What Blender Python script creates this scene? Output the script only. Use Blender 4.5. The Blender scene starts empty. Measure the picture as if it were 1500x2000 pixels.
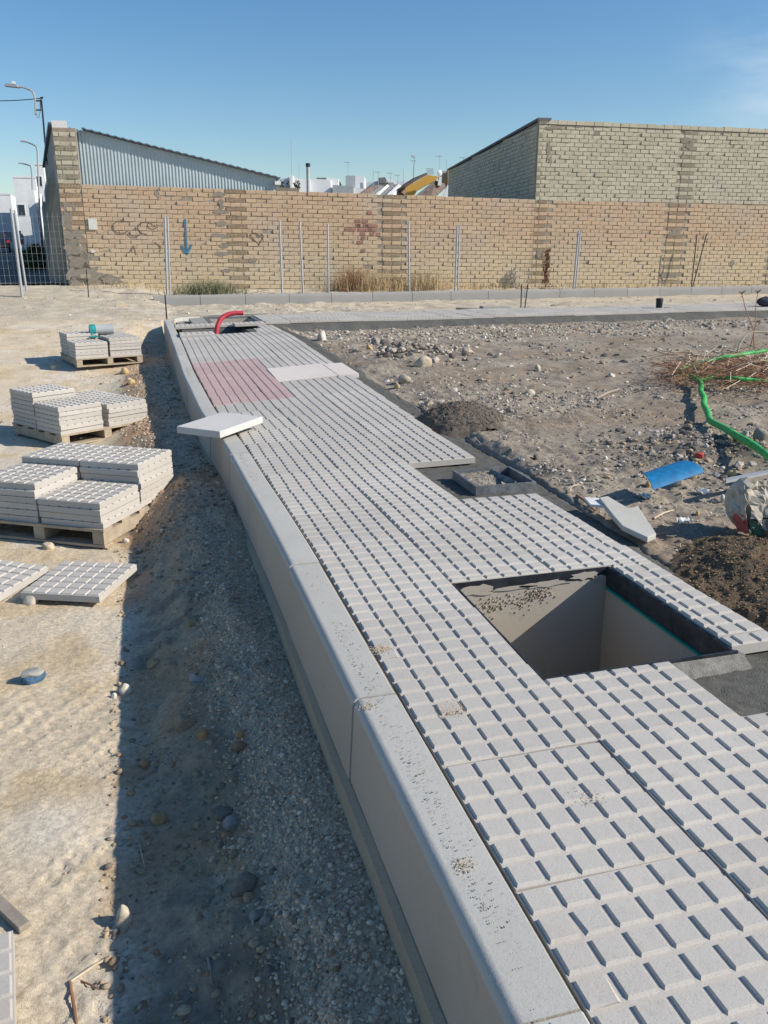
import bpy, bmesh, math, random
import numpy as np
from mathutils import Vector, Matrix, Euler
random.seed(7)
RNG = np.random.default_rng(7)
SC = bpy.context.scene
COL = SC.collection
rad = math.radians

# ------------------------------------------------------------------ camera
CAM = np.array([-0.574, -1.134, 1.120])
F_PX, PITCH, YAW = 1624.57, rad(17.524), rad(15.849)
cd = bpy.data.cameras.new('camera')
cd.sensor_fit = 'VERTICAL'; cd.sensor_height = 24.0; cd.sensor_width = 18.0
cd.lens = F_PX / 2000 * 24.0
cd.clip_start = 0.02; cd.clip_end = 6000
cam = bpy.data.objects.new('camera', cd); COL.objects.link(cam)
cam.location = CAM
cam.rotation_euler = Euler((rad(90) - PITCH, 0, -YAW), 'XYZ')
SC.camera = cam
SC.render.resolution_x, SC.render.resolution_y = 768, 1024

# ------------------------------------------------------------------ light
SUN_DIR = Vector((1.0, -0.45, 0.70)).normalized()
SUN_EL = math.asin(SUN_DIR.z); SUN_AZ = math.atan2(SUN_DIR.x, SUN_DIR.y)
world = bpy.data.worlds.new('World'); SC.world = world; world.use_nodes = True
wn, wl = world.node_tree.nodes, world.node_tree.links
wn.clear()
sky = wn.new('ShaderNodeTexSky'); sky.sky_type = 'NISHITA'; sky.sun_disc = False
sky.sun_elevation = SUN_EL; sky.sun_rotation = SUN_AZ
sky.altitude = 50; sky.air_density = 1.0; sky.dust_density = 0.5; sky.ozone_density = 2.2
bg = wn.new('ShaderNodeBackground'); bg.inputs['Strength'].default_value = 0.112
wo = wn.new('ShaderNodeOutputWorld')
# thin high cloud: streaky noise over the whole dome, thickest in a band of the right-hand sky
tc = wn.new('ShaderNodeTexCoord')
mp = wn.new('ShaderNodeMapping'); mp.inputs['Scale'].default_value = (2.2, 3.0, 9.0); mp.inputs['Rotation'].default_value = (0.0, 0.25, 0.0)
nz = wn.new('ShaderNodeTexNoise'); nz.inputs['Scale'].default_value = 1.6; nz.inputs['Detail'].default_value = 7; nz.inputs['Roughness'].default_value = 0.62
wl.new(tc.outputs['Generated'], mp.inputs['Vector']); wl.new(mp.outputs['Vector'], nz.inputs['Vector'])
dist = wn.new('ShaderNodeVectorMath'); dist.operation = 'DISTANCE'
dist.inputs[1].default_value = Vector((0.655, 0.735, 0.17)).normalized()
wl.new(tc.outputs['Generated'], dist.inputs[0])
fall = wn.new('ShaderNodeMapRange'); fall.interpolation_type = 'SMOOTHSTEP'
fall.inputs['From Min'].default_value = 0.17; fall.inputs['From Max'].default_value = 0.02
wl.new(dist.outputs['Value'], fall.inputs['Value'])
thr = wn.new('ShaderNodeMapRange'); thr.interpolation_type = 'SMOOTHSTEP'
thr.inputs['From Min'].default_value = 0.36; thr.inputs['From Max'].default_value = 0.75
wl.new(nz.outputs['Fac'], thr.inputs['Value'])
mul = wn.new('ShaderNodeMath'); mul.operation = 'MULTIPLY'
wl.new(fall.outputs['Result'], mul.inputs[0]); wl.new(thr.outputs['Result'], mul.inputs[1])
mul2 = wn.new('ShaderNodeMath'); mul2.operation = 'MULTIPLY'; mul2.inputs[1].default_value = 0.55
wl.new(mul.outputs[0], mul2.inputs[0])
tint = wn.new('ShaderNodeHueSaturation'); tint.inputs['Saturation'].default_value = 1.27; tint.inputs['Hue'].default_value = 0.5; tint.inputs['Value'].default_value = 1.0
wl.new(sky.outputs['Color'], tint.inputs['Color'])
mixc = wn.new('ShaderNodeMix'); mixc.data_type = 'RGBA'
wl.new(mul2.outputs[0], mixc.inputs['Factor']); wl.new(tint.outputs['Color'], mixc.inputs['A'])
mixc.inputs['B'].default_value = (6.6, 7.2, 7.6, 1)
wl.new(mixc.outputs['Result'], bg.inputs['Color']); wl.new(bg.outputs[0], wo.inputs['Surface'])
sd = bpy.data.lights.new('sun', 'SUN'); sd.energy = 4.9; sd.angle = rad(0.53); sd.color = (1.0, 0.915, 0.80)
so = bpy.data.objects.new('sun', sd); COL.objects.link(so)
so.rotation_euler = (-SUN_DIR).to_track_quat('-Z', 'Y').to_euler(); so.location = (20, -12, 18)
SC.view_settings.view_transform = 'Standard'; SC.view_settings.look = 'None'
SC.view_settings.exposure = 0.22; SC.view_settings.gamma = 1.0; SC.view_settings.use_curve_mapping = False

# ------------------------------------------------------------------ helpers
_fw = np.array([math.sin(YAW)*math.cos(PITCH), math.cos(YAW)*math.cos(PITCH), -math.sin(PITCH)])
_rt = np.array([math.cos(YAW), -math.sin(YAW), 0.0]); _up = np.cross(_rt, _fw)
def view_ray(px, py):      # survey sight line of a photo point, used to read real positions off the photograph
    return ((px - 750)*_rt - (py - 1000)*_up) / F_PX + _fw
def on_z(px, py, z=0.0):
    d = view_ray(px, py); return CAM + d*((z - CAM[2])/d[2])
def at_d(px, py, D):
    return CAM + D*view_ray(px, py)

def hash2(xi, yi, seed):
    h = (xi.astype(np.int64)*374761393 + yi.astype(np.int64)*668265263 + seed*974634777) & 0xffffffff
    h = ((h ^ (h >> 13))*1274126177) & 0xffffffff
    h = ((h ^ (h >> 15))*2246822519) & 0xffffffff
    return ((h ^ (h >> 16)) & 0xffffff)/float(0xffffff)
def vnoise(x, y, seed=0):
    x = np.asarray(x, float); y = np.asarray(y, float)
    xi, yi = np.floor(x), np.floor(y); fx, fy = x - xi, y - yi
    fx = fx*fx*fx*(fx*(fx*6 - 15) + 10); fy = fy*fy*fy*(fy*(fy*6 - 15) + 10)
    a, b = hash2(xi, yi, seed), hash2(xi + 1, yi, seed)
    c, d = hash2(xi, yi + 1, seed), hash2(xi + 1, yi + 1, seed)
    return (a*(1 - fx) + b*fx)*(1 - fy) + (c*(1 - fx) + d*fx)*fy
def fbm(x, y, octv=4, seed=0, gain=0.5):       # about -0.5 .. 0.5
    s, amp, tot = 0.0, 1.0, 0.0
    for o in range(octv):
        ca, sa = math.cos(0.6*o), math.sin(0.6*o)
        s = s + amp*(vnoise((x*ca - y*sa)*2**o + 17.3*o, (x*sa + y*ca)*2**o - 9.1*o, seed + o) - 0.5)
        tot += amp; amp *= gain
    return s/tot
def sstep(a, b, x):
    t = np.clip((np.asarray(x, float) - a)/(b - a), 0, 1); return t*t*(3 - 2*t)
def lerp(a, b, t): return a + (b - a)*t

def link(o, parent=None):
    COL.objects.link(o)
    if parent is not None: o.parent = parent
    return o
def tag(o, label=None, cat=None, group=None, kind=None):
    if label: o['label'] = label
    if cat: o['category'] = cat
    if group: o['group'] = group
    if kind: o['kind'] = kind
    return o
def empty(name, loc=(0, 0, 0), rz=0.0, label=None, cat=None, group=None, kind=None):
    o = bpy.data.objects.new(name, None); o.location = loc; o.rotation_euler = (0, 0, rz)
    o.empty_display_size = 0.1
    COL.objects.link(o); return tag(o, label, cat, group, kind)
def np_mesh(name, V, Fq, mat, smooth=False, colors=None):
    me = bpy.data.meshes.new(name)
    V = np.asarray(V, np.float32); Fq = np.asarray(Fq, np.int32); k = Fq.shape[1]
    me.vertices.add(len(V)); me.vertices.foreach_set('co', V.ravel())
    me.loops.add(Fq.size); me.loops.foreach_set('vertex_index', Fq.ravel())
    me.polygons.add(len(Fq)); me.polygons.foreach_set('loop_start', np.arange(0, Fq.size, k, dtype=np.int32))
    me.polygons.foreach_set('use_smooth', np.full(len(Fq), bool(smooth)))
    if colors is not None:
        at = me.color_attributes.new('Col', 'FLOAT_COLOR', 'POINT')
        c4 = np.ones((len(V), 4), np.float32); c4[:, :3] = colors
        at.data.foreach_set('color', c4.ravel())
    me.update(calc_edges=True); me.validate()
    if mat: me.materials.append(mat)
    return me

class MB:
    """collects simple solids and links them as one mesh object"""
    def __init__(s): s.v = []; s.f = []
    def add(s, vs, fs):
        n = len(s.v); s.v += [tuple(map(float, p)) for p in vs]; s.f += [tuple(i + n for i in f) for f in fs]; return s
    def box(s, c, d, M=None, top=None):
        x, y, z = d[0]/2, d[1]/2, d[2]/2
        P = [Vector((sx*x, sy*y, sz*z)) for sz in (-1, 1) for sx, sy in ((-1, -1), (1, -1), (1, 1), (-1, 1))]
        if top is not None:
            for p in P[4:]: p.x *= top; p.y *= top
        if M is not None: P = [M @ p for p in P]
        P = [p + Vector(c) for p in P]
        return s.add(P, [(3, 2, 1, 0), (4, 5, 6, 7), (0, 1, 5, 4), (1, 2, 6, 5), (2, 3, 7, 6), (3, 0, 4, 7)])
    def bb(s, lo, hi): return s.box([(a + b)/2 for a, b in zip(lo, hi)], [b - a for a, b in zip(lo, hi)])
    def prism(s, poly, off):            # polygon of 3-D points extruded by the vector off
        n = len(poly); P = [Vector(p) for p in poly]; o = Vector(off)
        return s.add(P + [p + o for p in P], [tuple(range(n))[::-1], tuple(range(n, 2*n))] + [(i, (i + 1) % n, n + (i + 1) % n, n + i) for i in range(n)])
    def tube(s, pts, r, n=8, cap=True):
        P = [Vector(p) for p in pts]; R = r if hasattr(r, '__len__') else [r]*len(P)
        base = len(s.v); prev = None
        for i, p in enumerate(P):
            t = (P[min(i + 1, len(P) - 1)] - P[max(i - 1, 0)])
            t = t.normalized() if t.length > 1e-9 else Vector((0, 0, 1))
            if prev is None:
                a = Vector((0, 0, 1)) if abs(t.z) < .9 else Vector((1, 0, 0)); u = t.cross(a).normalized()
            else:
                u = (prev - t*prev.dot(t)); u = u.normalized() if u.length > 1e-6 else t.orthogonal().normalized()
            prev = u; w = t.cross(u)
            for k in range(n):
                an = 2*math.pi*k/n; s.v.append(tuple(p + (u*math.cos(an) + w*math.sin(an))*R[i]))
        for i in range(len(P) - 1):
            for k in range(n):
                a, b = base + i*n + k, base + i*n + (k + 1) % n; s.f.append((a, b, b + n, a + n))
        if cap:
            s.f.append(tuple(base + k for k in range(n))[::-1]); e = base + (len(P) - 1)*n; s.f.append(tuple(e + k for k in range(n)))
        return s
    def mesh(s, name, mat, smooth=False):
        me = bpy.data.meshes.new(name); me.from_pydata(s.v, [], s.f); me.update()
        bm = bmesh.new(); bm.from_mesh(me); bmesh.ops.recalc_face_normals(bm, faces=bm.faces); bm.to_mesh(me); bm.free()
        if smooth:
            me.polygons.foreach_set('use_smooth', [True]*len(me.polygons))
            me.set_sharp_from_angle(angle=rad(40))
        if mat: me.materials.append(mat)
        return me
    def build(s, name, mat, parent=None, smooth=False, loc=None):
        o = bpy.data.objects.new(name, s.mesh(name, mat, smooth)); link(o, parent)
        if loc is not None: o.location = loc
        return o

def ob(name, me, parent=None, M=None, loc=None):
    o = bpy.data.objects.new(name, me); link(o, parent)
    if M is not None: o.matrix_local = M
    if loc is not None: o.location = loc
    return o

# ------------------------------------------------------------------ materials
def nt(name):
    m = bpy.data.materials.new(name); m.use_nodes = True; t = m.node_tree
    b = t.nodes['Principled BSDF']; return m, t, b
def N(t, kind, **kw):
    n = t.nodes.new(kind)
    for k, v in kw.items():
        if k in n.inputs: n.inputs[k].default_value = v
        else: setattr(n, k, v)
    return n
def mixrgb(t, f, a, b, mode='MIX'):
    m = t.nodes.new('ShaderNodeMix'); m.data_type = 'RGBA'; m.blend_type = mode
    for key, val in (('Factor', f), ('A', a), ('B', b)):
        if hasattr(val, 'is_linked') or hasattr(val, 'links'): t.links.new(val, m.inputs[key])
        elif key == 'Factor': m.inputs[key].default_value = val
        else: m.inputs[key].default_value = (*val[:3], 1)
    return m.outputs['Result']
def ramp(t, val, lo, hi, a=0.0, b=1.0):
    r = N(t, 'ShaderNodeMapRange'); r.inputs['From Min'].default_value = lo; r.inputs['From Max'].default_value = hi
    r.inputs['To Min'].default_value = a; r.inputs['To Max'].default_value = b
    t.links.new(val, r.inputs['Value']); return r.outputs['Result']
def noise(t, vec, scale, detail=4, rough=.55):
    n = N(t, 'ShaderNodeTexNoise'); n.inputs['Scale'].default_value = scale; n.inputs['Detail'].default_value = detail; n.inputs['Roughness'].default_value = rough
    t.links.new(vec, n.inputs['Vector']); return n.outputs['Fac']
def bump(t, b, h, strength=.4, dist=.01, prev=None):
    n = N(t, 'ShaderNodeBump'); n.inputs['Strength'].default_value = strength; n.inputs['Distance'].default_value = dist
    t.links.new(h, n.inputs['Height'])
    if prev is not None: t.links.new(prev, n.inputs['Normal'])
    t.links.new(n.outputs['Normal'], b.inputs['Normal']); return n.outputs['Normal']
def posn(t):
    return N(t, 'ShaderNodeNewGeometry').outputs['Position']
def simple(name, col, rough=.7, metal=0.0, var=.12, scale=18, bs=.15, bd=.004, spec=.35):
    m, t, b = nt(name); p = posn(t)
    n = noise(t, p, scale, 5); n2 = noise(t, p, scale*7, 3)
    c = mixrgb(t, ramp(t, n, .3, .7), [x*(1 - var) for x in col], [min(1, x*(1 + var)) for x in col])
    c = mixrgb(t, ramp(t, n2, .35, .65, 0, .35), c, [x*(1 - var*1.6) for x in col])
    t.links.new(c, b.inputs['Base Color']); b.inputs['Roughness'].default_value = rough; b.inputs['Metallic'].default_value = metal
    b.inputs['Specular IOR Level'].default_value = spec
    bump(t, b, n2, bs, bd); return m
def concrete(name, col, tintamt=.10, stain=(.42, .34, .22), stain_amt=.25, pits=.5, rough=.88, dust=None):
    m, t, b = nt(name); p = posn(t)
    oi = N(t, 'ShaderNodeObjectInfo')
    n1 = noise(t, p, 2.3, 5, .6); n2 = noise(t, p, 26, 5, .65); n3 = noise(t, p, 240, 3, .6)
    c = mixrgb(t, ramp(t, oi.outputs['Random'], 0, 1), [x*(1 - tintamt) for x in col], [min(1, x*(1 + tintamt)) for x in col])
    c = mixrgb(t, ramp(t, n1, .35, .7, 0, .55), c, [x*.84 for x in col])
    c = mixrgb(t, ramp(t, n2, .30, .42, .30, 0), c, [x*.66 for x in col])
    c = mixrgb(t, ramp(t, n1, .60, .74, 0, stain_amt), c, stain)
    c = mixrgb(t, ramp(t, n3, .36, .44, pits*.55, 0), c, [x*.5 for x in col])
    if dust:                 # cement dust lying in the grooves of the tile
        tcn = N(t, 'ShaderNodeTexCoord'); sp = N(t, 'ShaderNodeSeparateXYZ'); t.links.new(tcn.outputs['Object'], sp.inputs[0])
        lo = ramp(t, sp.outputs['Z'], -.0055, -.0042, .22, 0); hi = ramp(t, sp.outputs['Z'], -.012, -.009)
        mm = N(t, 'ShaderNodeMath', operation='MULTIPLY'); t.links.new(lo, mm.inputs[0]); t.links.new(hi, mm.inputs[1]); c = mixrgb(t, mm.outputs[0], c, dust)
        ns = noise(t, p, 7, 6, .7); c = mixrgb(t, ramp(t, ns, .56, .70, 0, .45), c, dust)
    t.links.new(c, b.inputs['Base Color']); b.inputs['Roughness'].default_value = rough; b.inputs['Specular IOR Level'].default_value = .25
    nn = bump(t, b, n2, .25, .004); bump(t, b, n3, .35, .0015, nn); return m

M_TILE = concrete('tile_concrete', (.485, .463, .425), .09, (.50, .42, .31), .30, dust=(.56, .52, .455))
M_TILE_RED = concrete('tile_red', (.47, .345, .335), .05, (.55, .50, .47), .5, dust=(.58, .50, .47))
M_SLAB = concrete('slab_cream', (.70, .64, .58), .03, (.58, .5, .42), .25)
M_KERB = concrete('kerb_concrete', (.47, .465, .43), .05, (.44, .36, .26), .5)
M_KERB_SHADED = concrete('kerb_shaded_face', (.45, .385, .315), .04, (.42, .33, .23), .5, pits=.3)
M_KERB_FAR = concrete('kerb_far_concrete', (.31, .305, .295), .05)
M_FOOT = concrete('footing_concrete', (.38, .31, .23), .04, pits=1)
M_CHAMBER = concrete('chamber_render', (.43, .395, .335), .02, (.35, .3, .22), .4)

def col_material(name, rough=.97, b1=.6, d1=.012, b2=.5, d2=.003, s1=55, s2=260):
    m, t, b = nt(name); p = posn(t)
    a = N(t, 'ShaderNodeVertexColor'); a.layer_name = 'Col'
    n0 = noise(t, p, 5, 5, .6); n1 = noise(t, p, s1, 5, .65); n2 = noise(t, p, s2, 4, .65)
    g = mixrgb(t, ramp(t, n0, .3, .7), (.9, .9, .9), (1.1, 1.09, 1.07))
    g2 = mixrgb(t, ramp(t, n1, .3, .7), (.72, .71, .70), (1.25, 1.25, 1.25))
    g3 = mixrgb(t, ramp(t, n2, .32, .68), (.80, .80, .80), (1.18, 1.18, 1.18))
    c = mixrgb(t, 1.0, a.outputs['Color'], g, 'MULTIPLY'); c = mixrgb(t, 1.0, c, g2, 'MULTIPLY'); c = mixrgb(t, 1.0, c, g3, 'MULTIPLY')
    t.links.new(c, b.inputs['Base Color']); b.inputs['Roughness'].default_value = rough; b.inputs['Specular IOR Level'].default_value = .15
    nn = bump(t, b, n1, b1, d1); bump(t, b, n2, b2, d2, nn); return m
M_GROUND = col_material('earth', b1=.45, d1=.008, b2=.85, d2=.003, s1=60, s2=380)
M_STONE = col_material('stone', b1=.3, d1=.004, s1=70)

M_MORTAR = simple('wet_mortar', (.125, .125, .112), .92, var=.3, scale=30, bs=.7, bd=.006, spec=.2)
M_MORTAR_HEAP = simple('heaped_mortar', (.165, .14, .115), .95, var=.3, scale=40, bs=.8, bd=.01, spec=.15)
M_HAUNCH = simple('haunch_mortar', (.235, .23, .21), .95, var=.3, scale=30, bs=.6, bd=.006, spec=.15)
M_MORTAR_DRY = simple('dry_mortar', (.30, .27, .225), .95, var=.2, scale=25, bs=.5, bd=.006, spec=.15)
M_STEEL = simple('dark_steel', (.05, .056, .07), .45, .5, var=.5, scale=22, bs=.1)
M_STEEL_DUST = simple('dusty_steel', (.17, .185, .20), .65, .15, var=.45, scale=28, bs=.15)
M_GALV = simple('galvanised', (.42, .44, .46), .5, .35, var=.1, scale=30, bs=.05)
M_WIRE = simple('fence_wire', (.50, .53, .55), .5, .4, var=.1)
M_WOOD = simple('pallet_wood', (.40, .335, .25), .85, var=.22, scale=14, bs=.3, bd=.003)
M_GREYWOOD = simple('weathered_wood', (.32, .28, .23), .9, var=.22, scale=16, bs=.3, bd=.003)
M_GREEN = simple('green_plastic', (.05, .40, .09), .6, var=.3, scale=16, bs=.15)
M_GREENBAND = simple('green_band', (.03, .30, .21), .6, var=.15)
M_BLUEPL = simple('blue_plastic', (.012, .18, .40), .5, var=.25, scale=30, bs=.06)
M_REDPL = simple('red_plastic', (.50, .045, .07), .5, var=.12, scale=12)
M_TEAL = simple('teal_twine', (.03, .36, .36), .7, var=.25)
M_WHITEW = simple('white_render', (.74, .75, .75), .9, var=.07, scale=.8, bs=.05)
M_PALEW = simple('pale_blue_render', (.52, .58, .62), .9, var=.08, scale=.8, bs=.05)
M_GREYW = simple('grey_render', (.36, .39, .40), .9, var=.16, scale=1.2, bs=.05)
M_BUFFW = simple('buff_render', (.52, .42, .27), .9, var=.06, scale=1, bs=.05)
M_ORANGE = simple('ochre_render', (.60, .34, .075), .9, var=.05, scale=1, bs=.05)
M_ROOF = simple('clay_roof', (.17, .13, .115), .9, var=.3, scale=4, bs=.4, bd=.03)
M_ROOFG = simple('grey_roof', (.16, .17, .18), .8, var=.2, scale=3, bs=.2)
M_GLASS = simple('dark_window', (.03, .04, .05), .2, var=.1, spec=.5)
M_SHEET = simple('metal_sheet', (.40, .48, .51), .5, .25, var=.08, scale=3, bs=.03)
M_SHEETROOF = simple('roof_sheet', (.10, .13, .19), .6, .2, var=.1, scale=4, bs=.03)
M_ASPHALT = simple('asphalt', (.13, .128, .12), .9, var=.25, scale=6, bs=.4, bd=.006)
M_STREETWALL = simple('street_wall_render', (.40, .385, .33), .92, var=.2, scale=1.3, bs=.2, bd=.01)
M_FOLIAGE = simple('dark_foliage', (.05, .075, .025), .8, var=.4, scale=20)
M_TWIG = simple('dry_twig', (.33, .185, .11), .9, var=.35, scale=6)
M_TWIGPALE = simple('pale_twig', (.58, .49, .36), .9, var=.2, scale=12)
M_STRAW = simple('straw', (.52, .40, .23), .9, var=.35, scale=5)
M_WEEDG = simple('grey_green_weed', (.20, .21, .12), .9, var=.35, scale=6)
M_PAPER = simple('paper', (.44, .40, .335), .85, var=.12, scale=22, bs=.35, bd=.004)
M_PAPERIN = simple('brown_paper', (.27, .165, .115), .9, var=.15, scale=20, bs=.2)
M_PAPERRED = simple('red_print', (.42, .10, .075), .8, var=.2, scale=25)
M_PAPERGREEN = simple('green_print', (.07, .14, .09), .8, var=.3, scale=25)
M_INK = simple('faded_ink', (.30, .27, .25), .85, var=.2, scale=60)
M_BLUEPAINT = simple('blue_paint', (.06, .22, .36), .8, var=.25, scale=25)
M_DARKPAINT = simple('dark_scrawl', (.20, .14, .105), .9, var=.3, scale=20)
M_WHITEPLATE = simple('white_plate', (.68, .70, .64), .6, var=.08)
M_BLACK = simple('black_rubber', (.02, .021, .024), .6, var=.3)
M_CARPAINT = simple('dark_car_paint', (.02, .03, .06), .25, .2, var=.1, spec=.6)
M_TIN = simple('blue_tin', (.10, .20, .34), .4, .3, var=.5, scale=40)
M_TINTOP = simple('pale_tin', (.50, .49, .42), .5, .3, var=.2, scale=40)
M_PLASTERW = simple('white_plaster', (.70, .70, .68), .85, var=.1)
M_SKIN = simple('skin', (.42, .26, .18), .6, var=.05)
M_HEAP = simple('brown_heap', (.23, .17, .11), .97, var=.45, scale=60, bs=1.0, bd=.015)

def brick_material():
    m, t, b = nt('brick'); g = N(t, 'ShaderNodeNewGeometry'); oi = N(t, 'ShaderNodeObjectInfo')
    sep = N(t, 'ShaderNodeSeparateXYZ'); t.links.new(g.outputs['Position'], sep.inputs[0])
    ad = N(t, 'ShaderNodeMath', operation='ADD'); t.links.new(g.outputs['Random Per Island'], ad.inputs[0]); t.links.new(oi.outputs['Random'], ad.inputs[1])
    fr = N(t, 'ShaderNodeMath', operation='FRACT'); t.links.new(ad.outputs[0], fr.inputs[0]); r = fr.outputs[0]
    nlow = noise(t, g.outputs['Position'], .55, 4, .6); nf = noise(t, g.outputs['Position'], 30, 4, .6); nm = noise(t, g.outputs['Position'], 5, 4, .6)
    # fired batches: redder bricks between about 1.15 m and 2.4 m, buff below, grey-cream above
    zz = N(t, 'ShaderNodeMath', operation='MULTIPLY_ADD'); t.links.new(nlow, zz.inputs[0]); zz.inputs[1].default_value = 1.1; t.links.new(sep.outputs['Z'], zz.inputs[2])
    zr = N(t, 'ShaderNodeMath', operation='MULTIPLY_ADD'); t.links.new(r, zr.inputs[0]); zr.inputs[1].default_value = .35; t.links.new(zz.outputs[0], zr.inputs[2])
    up = ramp(t, zr.outputs[0], 1.55, 2.15)
    c = mixrgb(t, up, (.59, .485, .33), (.545, .395, .27))
    red = mixrgb(t, ramp(t, r, .5, 1, 0, .5), c, (.61, .48, .31))
    far = ramp(t, sep.outputs['X'], 9.3, 9.4, 0, .26); zq = N(t, 'ShaderNodeMath', operation='ADD'); t.links.new(far, zq.inputs[0]); t.links.new(sep.outputs['Z'], zq.inputs[1])
    top = ramp(t, zq.outputs[0], 2.57, 2.60)
    cream = mixrgb(t, ramp(t, r, 0, 1), (.46, .43, .325), (.55, .515, .40))
    c = mixrgb(t, top, red, cream)
    c = mixrgb(t, ramp(t, nm, .54, .74, 0, .45), c, (.33, .27, .19))
    c = mixrgb(t, ramp(t, nlow, .5, .66, 0, .4), c, (.50, .46, .39)); c = mixrgb(t, ramp(t, nf, .3, .45, .45, 0), c, (.26, .21, .14))
    t.links.new(c, b.inputs['Base Color']); b.inputs['Roughness'].default_value = .93; b.inputs['Specular IOR Level'].default_value = .15
    bump(t, b, nf, .5, .006); return m
M_BRICK = brick_material()
M_JOINT = simple('brick_mortar', (.33, .285, .225), .95, var=.2, scale=10, bs=.5, bd=.01)

# ------------------------------------------------------------------ pavement shape
_ys = np.linspace(-4, 16, 801)
def _sm(y, v, w=25):
    a = np.interp(_ys, y, v); k = np.hanning(w*2 + 1); k /= k.sum()
    return np.convolve(np.pad(a, w, mode='edge'), k, 'valid')
_XL = _sm([0, 2.5, 4, 5.5, 7.5, 13], [0, 0, -.02, -.08, -.11, -.11])
_ZL = _sm([0, 1.8, 3, 4.2, 5.3, 6.2, 7.5, 10, 13], [0, 0, -.03, -.04, -.075, -.065, -.045, 0, .01], 18)
_XR = _sm([0, 3, 4, 6.4, 9.7, 12.4], [1.2, 1.2, 1.21, 1.26, 1.29, 1.26])
_ZR = _sm([0, 2, 3.2, 4, 6.4, 9.7, 12.4], [0, 0, -.02, -.01, .01, .06, .03])
def xl(y): return np.interp(y, _ys, _XL)
def zl(y): return np.interp(y, _ys, _ZL)
def xr(y): return np.interp(y, _ys, _XR)
def zr(y): return np.interp(y, _ys, _ZR)
def pave(u, y):         # u in tiles across (0..3)
    k = u/3.0
    return np.array([xl(y)*(1 - k) + xr(y)*k, y, zl(y)*(1 - k) + zr(y)*k])
def pave_z(x, y):
    k = np.clip((x - xl(y))/(xr(y) - xl(y)), 0, 1.15); return zl(y)*(1 - k) + zr(y)*k
def bed_edge(y):        # outer edge of the fresh mortar
    e = np.interp(y, [-3, 0, .5, 1.3, 2.2, 3, 4.5, 6.2, 10, 13], [1.9, 1.7, 1.34, 1.30, 1.37, 1.42, 1.44, 1.45, 1.52, 1.5])
    return e + .09*fbm(np.asarray(y)*3.2, np.asarray(y)*0 + 3.3, 3, 40)
def path_y0(x): return 12.38 + .052*(x - 1.26)
PATH_W = 1.61
def kerb_y(x): return 18.3 + .05*x

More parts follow.
